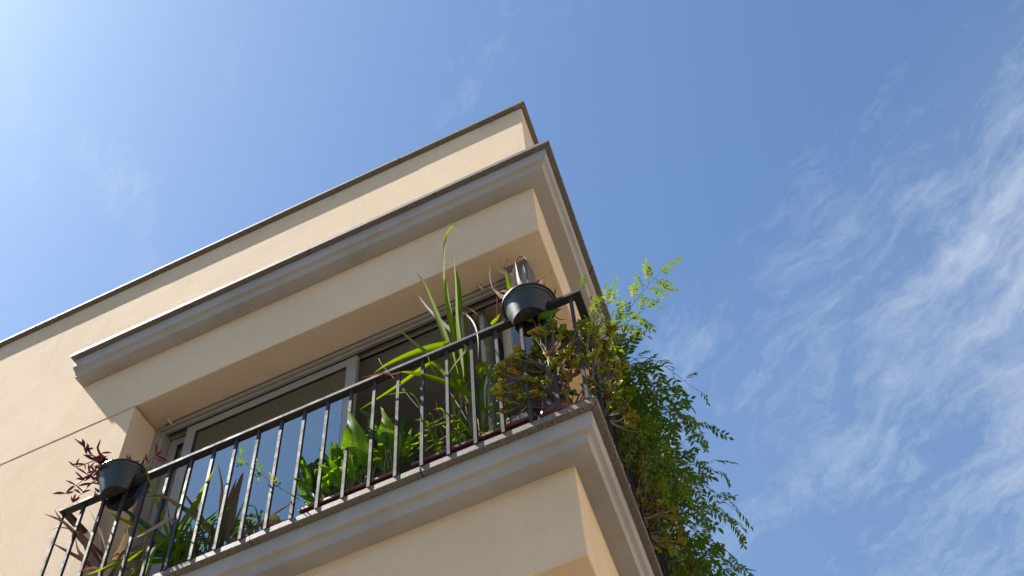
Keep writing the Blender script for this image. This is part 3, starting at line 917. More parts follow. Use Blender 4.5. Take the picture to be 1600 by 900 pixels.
  ([(-2.506,3.936,5.344), (-2.471,3.916,5.416), (-2.483,3.896,5.504)], 0.0979, 'heart', 0.15),
  ([(-2.461,3.956,5.34), (-2.448,3.941,5.43), (-2.462,3.926,5.498)], 0.0905, 'heart', 0.1),
  ([(-2.359,3.956,5.334), (-2.37,3.936,5.432), (-2.371,3.916,5.488)], 0.075, 'heart', 0.12),
  ([(-2.815,3.936,5.242), (-2.863,3.916,5.368), (-2.897,3.896,5.491), (-2.901,3.876,5.551)], 0.0844, 'heart', 0.1),
  ([(-2.81,3.926,5.254), (-2.816,3.903,5.354), (-2.852,3.879,5.475), (-2.853,3.856,5.525)], 0.0535, 'heart', 0.75),
  ([(-2.785,3.956,5.293), (-2.794,3.939,5.404), (-2.773,3.923,5.488), (-2.756,3.906,5.513)], 0.0766, 'heart', 0.02),
  ([(-2.812,3.956,5.38), (-2.837,3.936,5.473), (-2.82,3.916,5.513)], 0.0693, 'heart', 0.02),
  ([(-2.807,3.896,5.211), (-2.827,3.876,5.25), (-2.854,3.856,5.304)], 0.0526, 'heart', 0.65),
  ([(-2.663,3.896,5.148), (-2.685,3.876,5.211), (-2.666,3.856,5.241)], 0.0518, 'heart', 0.8),
  ([(-2.792,3.876,5.267), (-2.789,3.856,5.319), (-2.807,3.836,5.382)], 0.0264, 'heart', 0.9),
  ([(-2.76,3.906,5.138), (-2.783,3.881,5.149), (-2.836,3.856,5.176)], 0.0334, 'heart', 0.3),
  ([(-2.778,3.906,5.136), (-2.795,3.881,5.132), (-2.8,3.856,5.099)], 0.0296, 'heart', 0.95),
  ([(-2.221,3.926,5.252), (-2.167,3.891,5.296), (-2.063,3.856,5.3)], 0.0292, 'heart', 0.8),
  ([(-2.186,3.926,5.306), (-2.16,3.901,5.353), (-2.131,3.876,5.411)], 0.0294, 'heart', 0.9),
  ([(-2.212,3.926,5.235), (-2.166,3.891,5.234), (-2.062,3.856,5.225)], 0.0254, 'heart', 0.65),
  ([(-2.248,3.956,5.322), (-2.223,3.941,5.406), (-2.226,3.926,5.467)], 0.0298, 'heart', 0.15),
  ([(-2.247,3.956,5.273), (-2.17,3.931,5.278), (-2.057,3.906,5.178)], 0.0328, 'heart', 0.12),
  ([(-2.191,3.956,5.194), (-2.124,3.931,5.18), (-2.022,3.906,5.11)], 0.0288, 'heart', 0.12),
  ([(-2.255,3.956,5.253), (-2.199,3.936,5.226), (-2.133,3.916,5.146)], 0.0364, 'heart', 0.05),
  ([(-2.101,3.956,5.229), (-2.071,3.931,5.297), (-2.04,3.906,5.365)], 0.0183, 'heart', 0.1),
  ([(-2.211,3.906,5.262), (-2.166,3.881,5.248), (-2.098,3.856,5.221)], 0.0218, 'heart', 0.7),
 ],
 'sprig_stem': [
  ([(-2.885,3.926,5.232), (-2.921,3.904,5.272), (-3.049,3.882,5.405), (-3.162,3.86,5.563), (-3.259,3.838,5.67), (-3.259,3.816,5.687)], 0.007, 'stalk', 0),
 ],
 'shoot_stem': [
  ([(-1.087,4.006,5.556), (-0.973,3.992,5.621), (-0.758,3.978,5.817), (-0.659,3.964,5.898), (-0.598,3.95,5.939), (-0.555,3.936,5.945)], 0.0075, 'stalk', 0),
  ([(-1.036,4.006,5.648), (-0.904,3.983,5.659), (-0.773,3.959,5.67), (-0.683,3.936,5.676)], 0.0074, 'stalk', 0),
  ([(-1.087,4.006,5.556), (-0.967,3.971,5.752), (-0.879,3.936,5.845)], 0.0074, 'stalk', 0),
 ],
 'wire': [
  ([(-2.343,3.816,6.126), (-2.317,3.816,6.043), (-2.208,3.816,5.807), (-2.128,3.816,5.622), (-2.05,3.816,5.446)], 0.0023, 'stalk', 0),
 ],
 'cactus': [
  ([(-3.01,3.886,5.09), (-3.012,3.886,5.105)], 0.0823, 'x', 0),
 ],
}

# ------------------------------------------------------------------ plants: helpers
VIEW = Vector((0.12, -0.52, -0.84))


def smooth_path(pts, n):
    """Catmull-Rom through the points"""
    P = [Vector(p) for p in pts]
    P = [P[0] * 2 - P[1]] + P + [P[-1] * 2 - P[-2]]
    out = []
    segs = len(P) - 3
    for i in range(n):
        t = i / (n - 1) * segs
        k = min(int(t), segs - 1)
        t -= k
        a, b, c, d = P[k:k + 4]
        out.append(0.5 * ((2 * b) + (c - a) * t + (2 * a - 5 * b + 4 * c - d) * t * t + (3 * b - a - 3 * c + d) * t ** 3))
    return out


PROF = {
    'strap': lambda t: min(1.0, 0.7 + t * 1.2) * (1 - t ** 1.9) ** 0.9 + 0.03,
    'spike': lambda t: (1 - t) ** 0.85 * min(1.0, 0.85 + t) + 0.015,
    'whip': lambda t: (1 - t) ** 1.9 * min(1.0, 0.7 + t * 2) + 0.035,
    'heart': lambda t: (max(0.0, math.sin(math.pi * min(1, (t * 0.98 + 0.01)) ** 0.72)) ** 0.85) + 0.03,
    'lance': lambda t: (max(0.0, math.sin(math.pi * min(1, t * 0.985 + 0.015) ** 0.8)) ** 1.1) + 0.03,
}


def leaf_mesh(mb, pts, width, kind, r, fold=0.35, nseg=None, nrm=None):
    n = nseg or (26 if kind == 'whip' else 14 if kind in ('strap', 'spike') and len(pts) > 3 else 9)
    path = smooth_path(pts, n)
    nrm = (nrm or VIEW + Vector((r.uniform(-.5, .5), r.uniform(-.4, .4), r.uniform(-.4, .4)))).normalized()
    prof = PROF[kind]
    twist = r.uniform(-0.5, 0.5) if kind == 'strap' else r.uniform(-0.25, 0.25)
    rows = []
    ph = r.uniform(0, 6)
    prev = None
    for i, p in enumerate(path):
        t = i / (n - 1)
        d = (path[min(i + 1, n - 1)] - path[max(i - 1, 0)])
        if d.length < 1e-6:
            d = Vector((0, 0, 1))
        d.normalize()
        sd = d.cross(nrm)
        if sd.length < 0.15:
            sd = prev if prev is not None else d.cross(Vector((1, 0, 0.3)))
        sd.normalize()
        if prev is not None and sd.dot(prev) < 0:
            sd = -sd
        prev = sd
        up = sd.cross(d).normalized()
        a = twist * t
        sd, up = sd * math.cos(a) + up * math.sin(a), up * math.cos(a) - sd * math.sin(a)
        w = width * 0.5 * prof(t)
        wav = 0.0
        if kind in ('heart', 'lance'):
            wav = 0.10 * math.sin(7 * t + ph) * w
        row = []
        for k, s in enumerate((-1, -0.5, 0, 0.5, 1)):
            lift = abs(s) ** 1.4 * fold * w + (wav if k in (0, 4) else 0) * (1 if k == 0 else -1)
            row.append(mb.vert(p + sd * (s * w) + up * lift))
        rows.append(row)
    for i in range(n - 1):
        v0, v1 = i / (n - 1), (i + 1) / (n - 1)
        for k in range(4):
            mb.face((rows[i][k], rows[i][k + 1], rows[i + 1][k + 1], rows[i + 1][k]),
                    ((k / 4, v0), ((k + 1) / 4, v0), ((k + 1) / 4, v1), (k / 4, v1)), True)


def arrow_mesh(mb, pts, width, r):
    """arrow-shaped arum blade with back lobes, a channelled midrib and a rolling margin"""
    path = smooth_path(pts, 15)
    nrm = (VIEW + Vector((-0.15, -0.1, 0.1))).normalized()
    ph = r.uniform(0, 6)
    rows = []
    L = (path[-1] - path[0]).length
    for i, p in enumerate(path):
        t = i / 14
        d = (path[min(i + 1, 14)] - path[max(i - 1, 0)]).normalized()
        sd = d.cross(nrm).normalized()
        up = sd.cross(d).normalized()
        w = width * 0.5 * (0.80 + 0.32 * math.sin(math.pi * min(1, t * 1.6))) * (1 - t ** 1.7) ** 0.75 + 0.001
        row = []
        for k in range(9):
            s = (k - 4) / 4
            q_ = p + sd * (s * w) + up * (0.12 * abs(s) ** 1.2 * w + 0.13 * width * math.sin(9 * t + ph + 2.2 * s) * abs(s) ** 2)
            # lobes hang back past the stalk
            q_ = q_ - d * (abs(s) ** 1.5 * (1 - t) ** 2.2 * 0.30 * L)
            row.append(mb.vert(q_))
        rows.append(row)
    for i in range(14):
        for k in range(8):
            v0, v1 = i / 14, (i + 1) / 14
            mb.face((rows[i][k], rows[i][k + 1], rows[i + 1][k + 1], rows[i + 1][k]),
                    ((k / 8, v0), ((k + 1) / 8, v0), ((k + 1) / 8, v1), (k / 8, v1)), True)


def tone_mat(tone, plant):
    if tone <= -1.9:
        return M['leaf_pale']
    if tone <= -1.15:
        return M['leaf_straw']
    if tone <= -0.9:
        return M['leaf_dry']
    if tone < -0.1:
        return M['leaf_brown']
    if plant == 'arum' and tone > 0.3:
        return M['leaf_arum']
    if tone < 0.25:
        return M['leaf_dark']
    if tone < 0.62:
        return M['leaf_mid']
    return M['leaf_bright']


def traced(key, parent, seed=1):
    r = random.Random(seed)
    for pts, width, kind, tone in TRACE[key]:
        mb = MB()
        if kind == 'stalk':
            mb.tube(smooth_path(pts, 10), lambda t: width * 0.5 * (1 - 0.5 * t), 6)
            mb.build('stem', M['stem_green'], parent)
        elif kind == 'arrow':
            arrow_mesh(mb, pts, width, r)
            mb.build('leaf', tone_mat(tone, key), parent)
        else:
            leaf_mesh(mb, pts, width, kind, r, 0.5 if kind == 'spike' else 0.35)
            mb.build('leaf', tone_mat(tone, key), parent)


def round_pot(parent, x, y, z0, z1, r0, r1, mat, name='pot'):
    mb = MB()
    rim = r1 * 1.07
    mb.lathe([(0.001, z0), (r0, z0), (r0 + 0.004, z0 + 0.006), (r1, z1 - 0.04), (rim, z1 - 0.038), (rim + 0.003, z1 - 0.003), (rim, z1), (r1 - 0.006, z1), (r1 - 0.012, z1 - 0.03), (0.001, z1 - 0.03)], x, y, 36)
    p_ = mb.build(name, mat, parent)
    sb = MB()
    sb.lathe([(0.001, z1 - 0.018), (r1 * 0.5, z1 - 0.016), (r1 - 0.011, z1 - 0.024)], x, y, 24)
    sb.build('soil', M['soil'], parent)
    return p_


def saddle_pot(parent, x, zr, zb, R1=0.160, R0=0.108):
    """round planter that straddles the rail: one bowl on top, two legs either side of a slot"""
    zs = RZ1 + 0.003
    slot = 0.030
    rad = lambda z: R0 + (R1 - R0) * (z - zb) / (zr - zb)
    mb = MB()
    mb.lathe([(0.001, zs), (rad(zs), zs)], x, BY, 56)
    mb.lathe([(rad(zs), zs), (rad(zr - 0.026), zr - 0.026)], x, BY, 56)
    mb.lathe([(rad(zr - 0.026), zr - 0.026), (rad(zr - 0.026) + 0.004, zr - 0.025)], x, BY, 56)
    mb.lathe([(rad(zr - 0.026) + 0.004, zr - 0.025), (R1 + 0.003, zr - 0.010)], x, BY, 56)
    mb.lathe([(R1 + 0.003, zr - 0.010), (R1 + 0.012, zr - 0.010)], x, BY, 56)
    mb.lathe([(R1 + 0.012, zr - 0.010), (R1 + 0.012, zr - 0.001), (R1 + 0.008, zr), (R1 - 0.001, zr - 0.002)], x, BY, 56)
    mb.lathe([(R1 - 0.001, zr - 0.002), (R1 - 0.02, zr - 0.05), (0.001, zs + 0.006)], x, BY, 56)
    for sgn in (-1, 1):
        rings = []
        for z in (zb, zs):
            rr = rad(z)
            a0 = math.asin(slot / rr)
            ring = []
            for i in range(25):
                a = a0 + (math.pi - 2 * a0) * i / 24
                ring.append(mb.vert((x + rr * math.cos(a), BY + sgn * rr * math.sin(a), z)))
            rings.append(ring)
        for r0, r1 in zip(rings, rings[1:]):
            for i in range(25):
                j = (i + 1) % 25
                fc = (r0[i], r0[j], r1[j], r1[i])
                mb.face(fc if sgn > 0 else tuple(reversed(fc)), None, i < 24)
        low = [mb.vert(mb.v[i]) for i in rings[0]]
        mb.face(list(reversed(low)) if sgn > 0 else low)
        # drainage foot
        mb.lathe([(0.020, zb - 0.002), (0.026, zb - 0.002), (0.026, zb + 0.002)], x, BY + sgn * 0.066, 14)
    p_ = mb.build('pot', M['pot'], parent)
    sb = MB()
    sb.lathe([(0.001, zr - 0.02), (R1 * 0.6, zr - 0.018), (R1 - 0.012, zr - 0.03)], x, BY, 28)
    sb.build('soil', M['soil'], parent)
    return p_


def trough(parent, x0, x1, y0, y1, z1):
    mb = MB()
    z0 = Z_FLOOR + 0.002
    mb.prism([(x0 + 0.02, y0 + 0.02), (x1 - 0.02, y0 + 0.02), (x1 - 0.02, y1 - 0.02), (x0 + 0.02, y1 - 0.02)], z0, z1 - 0.02, 0.008)
    for a in ((x0, x1, y0, y0 + 0.018), (x0, x1, y1 - 0.018, y1), (x0, x0 + 0.018, y0 + 0.018, y1 - 0.018), (x1 - 0.018, x1, y0 + 0.018, y1 - 0.018)):
        mb.box(*a, z1 - 0.026, z1, 0.005)
    mb.build('planter', M['trough'], parent)
    sb = MB()
    sb.box(x0 + 0.02, x1 - 0.02, y0 + 0.02, y1 - 0.02, z1 - 0.0195, z1 - 0.012)
    sb.build('soil', M['soil'], parent)


# ------------------------------------------------------------------ plants along the front, left to right
# purple trailing plant in the saddle pot near the left end of the rail
pl = thing('purple_trailing_plant', 'purple-leaved trailing plant in dark pot straddling the left end of the rail', 'potted plant', (0, 0, 0))
PXL = -4.235
ZRL, ZBL = 6.062, 5.868
saddle_pot(pl, PXL, ZRL, ZBL)
r = random.Random(7)
nst = 32
for k in range(nst):
    a = r.uniform(0, 6.283)
    if k < 21:
        a = r.uniform(2.3, 4.3)                  # most stems trail to the left and over the front
    rr = 0.12 * math.sqrt(r.random())
    b = Vector((PXL + rr * math.cos(a), BY + rr * math.sin(a), ZRL - 0.02))
    ln = r.uniform(0.10, 0.26)
    out = Vector((math.cos(a), math.sin(a), 0))
    if math.cos(a) > 0.1:
        ln *= 0.75
    hang = r.random() < 0.45 and math.cos(a) < -0.2
    c1 = b + out * ln * 0.45 + Vector((0, 0, ln * (0.35 if hang else 0.6)))
    c2 = b + out * ln * (1.0 if hang else 0.8) + Vector((0, 0, -ln * r.uniform(0.1, 0.5) if hang else ln * r.uniform(0.6, 0.95)))
    path = smooth_path([b, c1, c2], 7)
    mb = MB()
    mb.tube(path, 0.0035, 5)
    mb.build('stem', M['stem_red'], pl)
    for i in (3, 5, 6):
        p0 = path[i]
        for s in range(2 if i < 6 else 3):
            d = Vector((r.uniform(-1, 1), r.uniform(-1, 1), r.uniform(-0.2, 0.9))).normalized()
            L = r.uniform(0.055, 0.10)
            mb = MB()
            leaf_mesh(mb, [p0, p0 + d * L * 0.55 + Vector((0, 0, 0.006)), p0 + d * L], r.uniform(0.012, 0.018), 'lance', r, 0.9, 7)
            mb.build('leaf', M['leaf_purple'], pl)

pl = thing('dried_bromeliad', 'dried brown rosette plant with curled rust tips at the left end of the railing', 'potted plant')
traced('dried', pl, 3)
round_pot(pl, -4.10, 4.10, Z_FLOOR, 5.19, 0.085, 0.115, M['terracotta'])
pl = thing('strap_leaf_plant', 'green strap-leaved plant with long arching blades poking through the left balusters', 'potted plant')
traced('strapplant', pl, 4)
round_pot(pl, -3.66, 4.09, Z_FLOOR, 5.19, 0.085, 0.12, M['terracotta'])
pl = thing('aloe_plant', 'brown-green spiky aloe beside the strap-leaved plant behind the balusters', 'potted plant')
traced('aloe', pl, 5)
round_pot(pl, -3.33, 4.07, Z_FLOOR, 5.18, 0.075, 0.105, M['terracotta'])


def fill_blades(parent, n, x0, x1, seed, mats, zl=(5.06, 5.12), h=(0.16, 0.36), w=(0.016, 0.03), lean=0.16, kind='strap'):
    r = random.Random(seed)
    for k in range(n):
        b = Vector((r.uniform(x0, x1), r.uniform(3.93, 4.10), r.uniform(*zl)))
        hh = r.uniform(*h)
        d = Vector((r.uniform(-lean, lean), r.uniform(-0.14, 0.05), hh))
        tp = b + d + Vector((d.x * 0.9, d.y * 0.4, -hh * r.uniform(0.0, 0.35)))
        mb = MB()
        leaf_mesh(mb, [b, b + d * 0.55, b + d * 0.92, tp], r.uniform(*w), kind, r, 0.45)
        mb.build('leaf', M[r.choice(mats)], parent)


things_ = {o['label'].split()[0]: o for o in bpy.data.objects if 'label' in o}
fill_blades(things_['green'], 34, -3.85, -3.45, 71, ('leaf_dark', 'leaf_dark', 'leaf_mid'))
fill_blades(things_['brown-green'], 16, -3.48, -3.10, 72, ('leaf_brown', 'leaf_straw', 'leaf_dark'), h=(0.14, 0.30), kind='spike', w=(0.022, 0.036))
fill_blades(things_['dried'], 18, -4.28, -3.95, 73, ('leaf_dry', 'leaf_straw', 'leaf_brown'), h=(0.16, 0.36), kind='spike', w=(0.025, 0.045))

# little ball cactus
c0, cw = Vector(TRACE['cactus'][0][0][0]), TRACE['cactus'][0][1]
pl = thing('ball_cactus', 'tiny straw-spined ball cactus standing at the foot of the balusters', 'cactus')
mb = MB()
R = cw * 0.42
prof = []
rows = []
for j in range(9):
    th = math.pi * j / 8
    rows.append([mb.vert((c0.x + R * math.sin(th) * (1 + 0.08 * (i % 2)) * math.cos(6.2832 * i / 20), c0.y + R * math.sin(th) * (1 + 0.08 * (i % 2)) * math.sin(6.2832 * i / 20), c0.z - R * math.cos(th) * 1.1)) for i in range(20)])
for r0, r1 in zip(rows, rows[1:]):
    for i in range(20):
        j = (i + 1) % 20
        mb.face((r0[i], r0[j], r1[j], r1[i]), None, True)
mb.build('body', M['cactus'], pl)
r = random.Random(5)
mb = MB()
for k in range(260):
    d = Vector((r.gauss(0, 1), r.gauss(0, 1), r.gauss(0, 1))).normalized()
    a = c0 + d * R
    t_ = d.cross(Vector((r.gauss(0, 1), r.gauss(0, 1), r.gauss(0, 1)))).normalized() * 0.0009
    mb.face((mb.vert(a - t_), mb.vert(a + t_), mb.vert(a + d * R * r.uniform(0.25, 0.55) + t_ * r.uniform(-4, 4))))
sp = mb.build('spines', M['spine'], pl)
sp['kind'] = 'stuff'
round_pot(pl, c0.x, c0.y + 0.02, Z_FLOOR, c0.z - R * 0.8, 0.035, 0.048, M['terracotta'])

# spotted arum in the first trough
pl = thing('spotted_arum', 'lush broad-leaved green plant with white-spotted arrow leaves in a maroon trough', 'potted plant')
trough(pl, -2.852, -2.237, 3.885, 4.045, 5.108)
traced('arum', pl, 6)
r = random.Random(12)
for k in range(92):
    x = r.uniform(-2.83, -2.27)
    y = r.uniform(3.91, 4.03)
    z = 5.095
    h = r.uniform(0.14, 0.44) * (0.75 if x < -2.68 else 1.0)
    lean = Vector((r.uniform(-0.10, 0.10), r.uniform(-0.06, 0.05), h))
    b = Vector((x, y, z))
    tp = b + lean
    mb = MB()
    mid = b + lean * 0.5 + Vector((r.uniform(-.02, .02), r.uniform(-.02, .02), 0))
    mb.tube([b, mid, tp], lambda t: 0.004 - 0.0015 * t, 5)
    mb.build('stem', M['stem_green'], pl)
    mb = MB()
    d = Vector((r.uniform(-0.6, 0.6), r.uniform(-0.5, 0.3), r.uniform(0.3, 1.0))).normalized()
    L = r.uniform(0.09, 0.17)
    leaf_mesh(mb, [tp - d * 0.02, tp + d * L * 0.5, tp + d * L + Vector((0, 0, -0.02))], r.uniform(0.035, 0.065), 'heart', r, 0.4)
    mb.build('leaf', r.choice((M['leaf_dark'], M['leaf_mid'], M['leaf_mid'], M['leaf_arum'])), pl)

# cane grass and the small leafy plant in the second trough
pl = thing('cane_grass', 'tall cane-like grass with long yellow-green blades rising above the rail from the second maroon trough', 'potted plant')
trough(pl, -2.140, -1.385, 3.885, 4.045, 5.108)
traced('cane', pl, 8)
traced('cane_stalk', pl, 9)
traced('cane_small', pl, 10)
fill_blades(pl, 26, -2.02, -1.62, 74, ('leaf_bright', 'leaf_mid', 'leaf_mid', 'leaf_straw'), h=(0.22, 0.62), w=(0.010, 0.020), lean=0.22)
pl = thing('young_leafy_plant', 'small seedling with pale green oval leaves low at the foot of the tall cane grass', 'plant')
traced('young', pl, 11)
r = random.Random(31)
for pts, w_, kind, tone in TRACE['young']:
    b = Vector(pts[0])
    mb = MB()
    mb.tube([(b.x + r.uniform(-.03, .03), min(4.02, b.y + 0.04), 5.10), ((b.x + r.uniform(-.01, .01)), b.y + 0.02, (5.10 + b.z) / 2), b], 0.002, 5)
    mb.build('stem', M['stem_green'], pl)

# climbing wire
w_ = TRACE['wire'][0]
pl = thing('support_wire', 'thin slack wire with two clear beads hanging from the rail beside the cane grass', 'wire')
path = smooth_path(w_[0], 24)
mb = MB()
mb.tube(path, 0.0013, 5)
mb.build('strand', M['wire'], pl)
for i in (13, 15):
    mb = MB()
    c = path[i]
    rows = []
    for j in range(7):
        th = math.pi * j / 6
        rows.append([mb.vert((c.x + 0.010 * math.sin(th) * math.cos(6.2832 * k / 10), c.y + 0.010 * math.sin(th) * math.sin(6.2832 * k / 10), c.z - 0.010 * math.cos(th))) for k in range(10)])
    for r0, r1 in zip(rows, rows[1:]):
        for k in range(10):
            mb.face((r0[k], r0[(k + 1) % 10], r1[(k + 1) % 10], r1[k]), None, True)
    mb.build('bead', M['glass'], pl)

# right saddle pot with the withered rosette
pl = thing('withered_bromeliad', 'withered bleached rosette in dark pot straddling the rail near the corner', 'potted plant')
saddle_pot(pl, -1.330, 6.060, 5.885, 0.157, 0.108)
traced('deadpot', pl, 13)

# terracotta pot on a stool behind the jade plant
pl = thing('terracotta_pot', 'red-brown terracotta pot half hidden behind the jade plant near the corner', 'pot')
round_pot(pl, -1.55, 4.12, 5.60, 5.84, 0.09, 0.125, M['terracotta'], 'bowl')
mb = MB()
mb.box(-1.68, -1.44, 3.99, 4.21, 5.575, 5.599, 0.004)
mb.build('stool_top', M['post'], pl)
for sx in (-1.665, -1.455):
    for sy in (4.005, 4.195):
        mb = MB()
        mb.box(sx - 0.012, sx + 0.012, sy - 0.012, sy + 0.012, Z_FLOOR + 0.001, 5.574)
        mb.build('stool_leg', M['post'], pl)

pl = thing('rubber_plant', 'dark glossy oval leaves below the corner pot, behind the jade plant', 'plant')
traced('ivy', pl, 14)
r = random.Random(3)
for pts, w_, kind, tone in TRACE['ivy']:
    b = Vector(pts[0])
    mb = MB()
    mb.tube(smooth_path([(-1.28 + r.uniform(-.05, .05), 4.03, 5.18), ((b.x - 1.28) / 2, 4.02, (5.2 + b.z) / 2), b], 8), 0.003, 5)
    mb.build('stem', M['stem_green'], pl)


# ------------------------------------------------------------------ jade plants
def rosette_mesh(name, r, nl, size, mat):
    mb = MB()
    for k in range(nl):
        a = 2.4 * k + r.uniform(-.3, .3)
        el = r.uniform(0.1, 0.5) + 0.8 * k / nl
        d = Vector((math.cos(a) * math.cos(el), math.sin(a) * math.cos(el), math.sin(el)))
        L = size * r.uniform(0.75, 1.1)
        w = L * r.uniform(0.62, 0.75)
        sd = d.cross(Vector((0, 0, 1))).normalized()
        up = sd.cross(d)
        rows = []
        for i, (t, ww) in enumerate(((0.05, 0.25), (0.35, 0.7), (0.68, 1.0), (0.9, 0.72), (1.0, 0.15))):
            p = d * (L * t) + up * (0.10 * L * math.sin(t * 2.6))
            th = 0.10 * L * (1 - t * 0.6)
            rows.append([mb.vert(p - sd * w * 0.5 * ww), mb.vert(p + up * th), mb.vert(p + sd * w * 0.5 * ww), mb.vert(p - up * th)])
        vs_ = (0.0, 0.3, 0.62, 0.86, 1.0)
        for i in range(4):
            for q_ in range(4):
                j = (q_ + 1) % 4
                mb.face((rows[i][q_], rows[i][j], rows[i + 1][j], rows[i + 1][q_]), ((0.3, vs_[i]), (0.7, vs_[i]), (0.7, vs_[i + 1]), (0.3, vs_[i + 1])), True)
        mb.face((rows[4][0], rows[4][1], rows[4][2], rows[4][3]), ((0.5, 1),) * 4, True)
    me = bpy.data.meshes.new(name)
    me.from_pydata(mb.v, [], mb.f)
    lay = me.uv_layers.new(name='UVMap')
    k = 0
    for f_, u_ in zip(mb.f, mb.uv):
        for i in range(len(f_)):
            lay.data[k].uv = u_[i]
            k += 1
    me.polygons.foreach_set('use_smooth', mb.sm)
    me.materials.append(mat)
    return me


rr_ = random.Random(77)
ROS = [rosette_mesh('leaf_rosette', rr_, rr_.choice((6, 7, 8)), rr_.uniform(0.038, 0.050), M['leaf_jade_red'] if i % 5 == 0 else M['leaf_jade']) for i in range(9)]


def jade(label, base, tips, seed, group=None):
    """woody stems fork from the base towards each tip; a rosette of thick leaves on every tip"""
    r = random.Random(seed)
    pl = thing('jade_plant', label, 'potted plant', (0, 0, 0), 'jade plants at the balcony corner')
    forks = []
    for k in range(max(3, len(tips) // 7)):
        tgt = Vector(r.choice(tips))
        b = Vector(base) + Vector((r.uniform(-.10, .10), r.uniform(-.05, .05), 0))
        fk = b.lerp(tgt, r.uniform(0.42, 0.6)) + Vector((r.uniform(-.03, .03), r.uniform(-.03, .03), 0.0))
        mid = b.lerp(fk, 0.5) + Vector((r.uniform(-.03, .03), r.uniform(-.03, .03), -0.01))
        mb = MB()
        mb.tube(smooth_path([b, mid, fk], 8), lambda t: 0.011 - 0.004 * t, 7)
        mb.build('stem', M['stem'], pl)
        forks.append(fk)
    for tp in tips:
        tp = Vector(tp)
        fk = min(forks, key=lambda f_: (f_ - tp).length + (0.3 if f_.z > tp.z else 0))
        mid = fk.lerp(tp, 0.5) + Vector((r.uniform(-.02, .02), r.uniform(-.02, .02), r.uniform(-.03, 0)))
        mb = MB()
        mb.tube(smooth_path([fk, mid, tp], 7), lambda t: 0.006 - 0.003 * t, 6)
        mb.build('branch', M['stem'], pl)
        for q_ in range(2 if r.random() < 0.6 else 1):
            o = link('leaf_rosette', r.choice(ROS), pl)
            d = (tp - mid).normalized()
            o.location = tp - d * 0.035 * q_
            e = (d + Vector((r.uniform(-.4, .4), r.uniform(-.4, .4), 0.5))).normalized().to_track_quat('Z', 'Y').to_euler()
            o.rotation_euler = e
            o.rotation_euler.rotate_axis('Z', r.uniform(0, 6.28))
            s = r.uniform(0.75, 1.25)
            o.scale = (s, s, s)
    return pl


r = random.Random(23)
tips = []
for k in range(105):
    x = r.uniform(-1.62, -0.98)
    top = 5.80 - 1.1 * max(0, -1.30 - x) ** 1.15 - 0.95 * max(0, x + 1.2)
    z = r.uniform(5.22, top) if k % 3 else top - r.uniform(0, 0.06)
    tips.append((x * 0.99, r.uniform(3.79, 4.00), z * 0.99))
p1 = jade('large jade plant with reddish-edged round leaves crowding the front balusters at the corner', (-1.29, 3.99, 5.12), tips, 51)
round_pot(p1, -1.29, 4.04, Z_FLOOR, 5.15, 0.09, 0.125, M['terracotta'])


def side_xyz(off, d, z):
    """off = metres outside the side railing, d = metres back from the corner"""
    nrm = Vector((math.cos(TH), math.sin(TH)))
    p = corner(BY - YW) + WD * d + nrm * off
    return Vector((p.x, p.y, z))


tips = [tuple(side_xyz(r.uniform(-0.05, 0.15), r.uniform(0.1, 0.6), r.uniform(5.2, 5.75))) for k in range(46)]
p1 = jade('leggy jade plant leaning out through the side railing just round the corner', tuple(side_xyz(-0.12, 0.35, 5.16)), tips, 52)
cpt = side_xyz(-0.14, 0.35, 0)
round_pot(p1, cpt.x, cpt.y, Z_FLOOR, 5.19, 0.08, 0.11, M['terracotta'])
tips = [tuple(side_xyz(r.uniform(-0.02, 0.16), r.uniform(0.85, 1.45), r.uniform(5.08, 5.55))) for k in range(46)]
p1 = jade('jade plant with yellow-orange leaf tips spilling over the side edge under the jasmine', tuple(side_xyz(-0.10, 1.1, 5.14)), tips, 53)
cpt = side_xyz(-0.14, 1.1, 0)
round_pot(p1, cpt.x, cpt.y, Z_FLOOR, 5.17, 0.08, 0.11, M['terracotta'])
tips = [tuple(side_xyz(r.uniform(0.0, 0.16), r.uniform(1.75, 2.5), r.uniform(5.02, 5.35))) for k in range(46)]
p1 = jade('dense brownish jade plant at the far end of the side edge, lowest in view', tuple(side_xyz(-0.08, 2.1, 5.12)), tips, 54)
cpt = side_xyz(-0.14, 2.1, 0)
round_pot(p1, cpt.x, cpt.y, Z_FLOOR, 5.17, 0.08, 0.11, M['terracotta'])


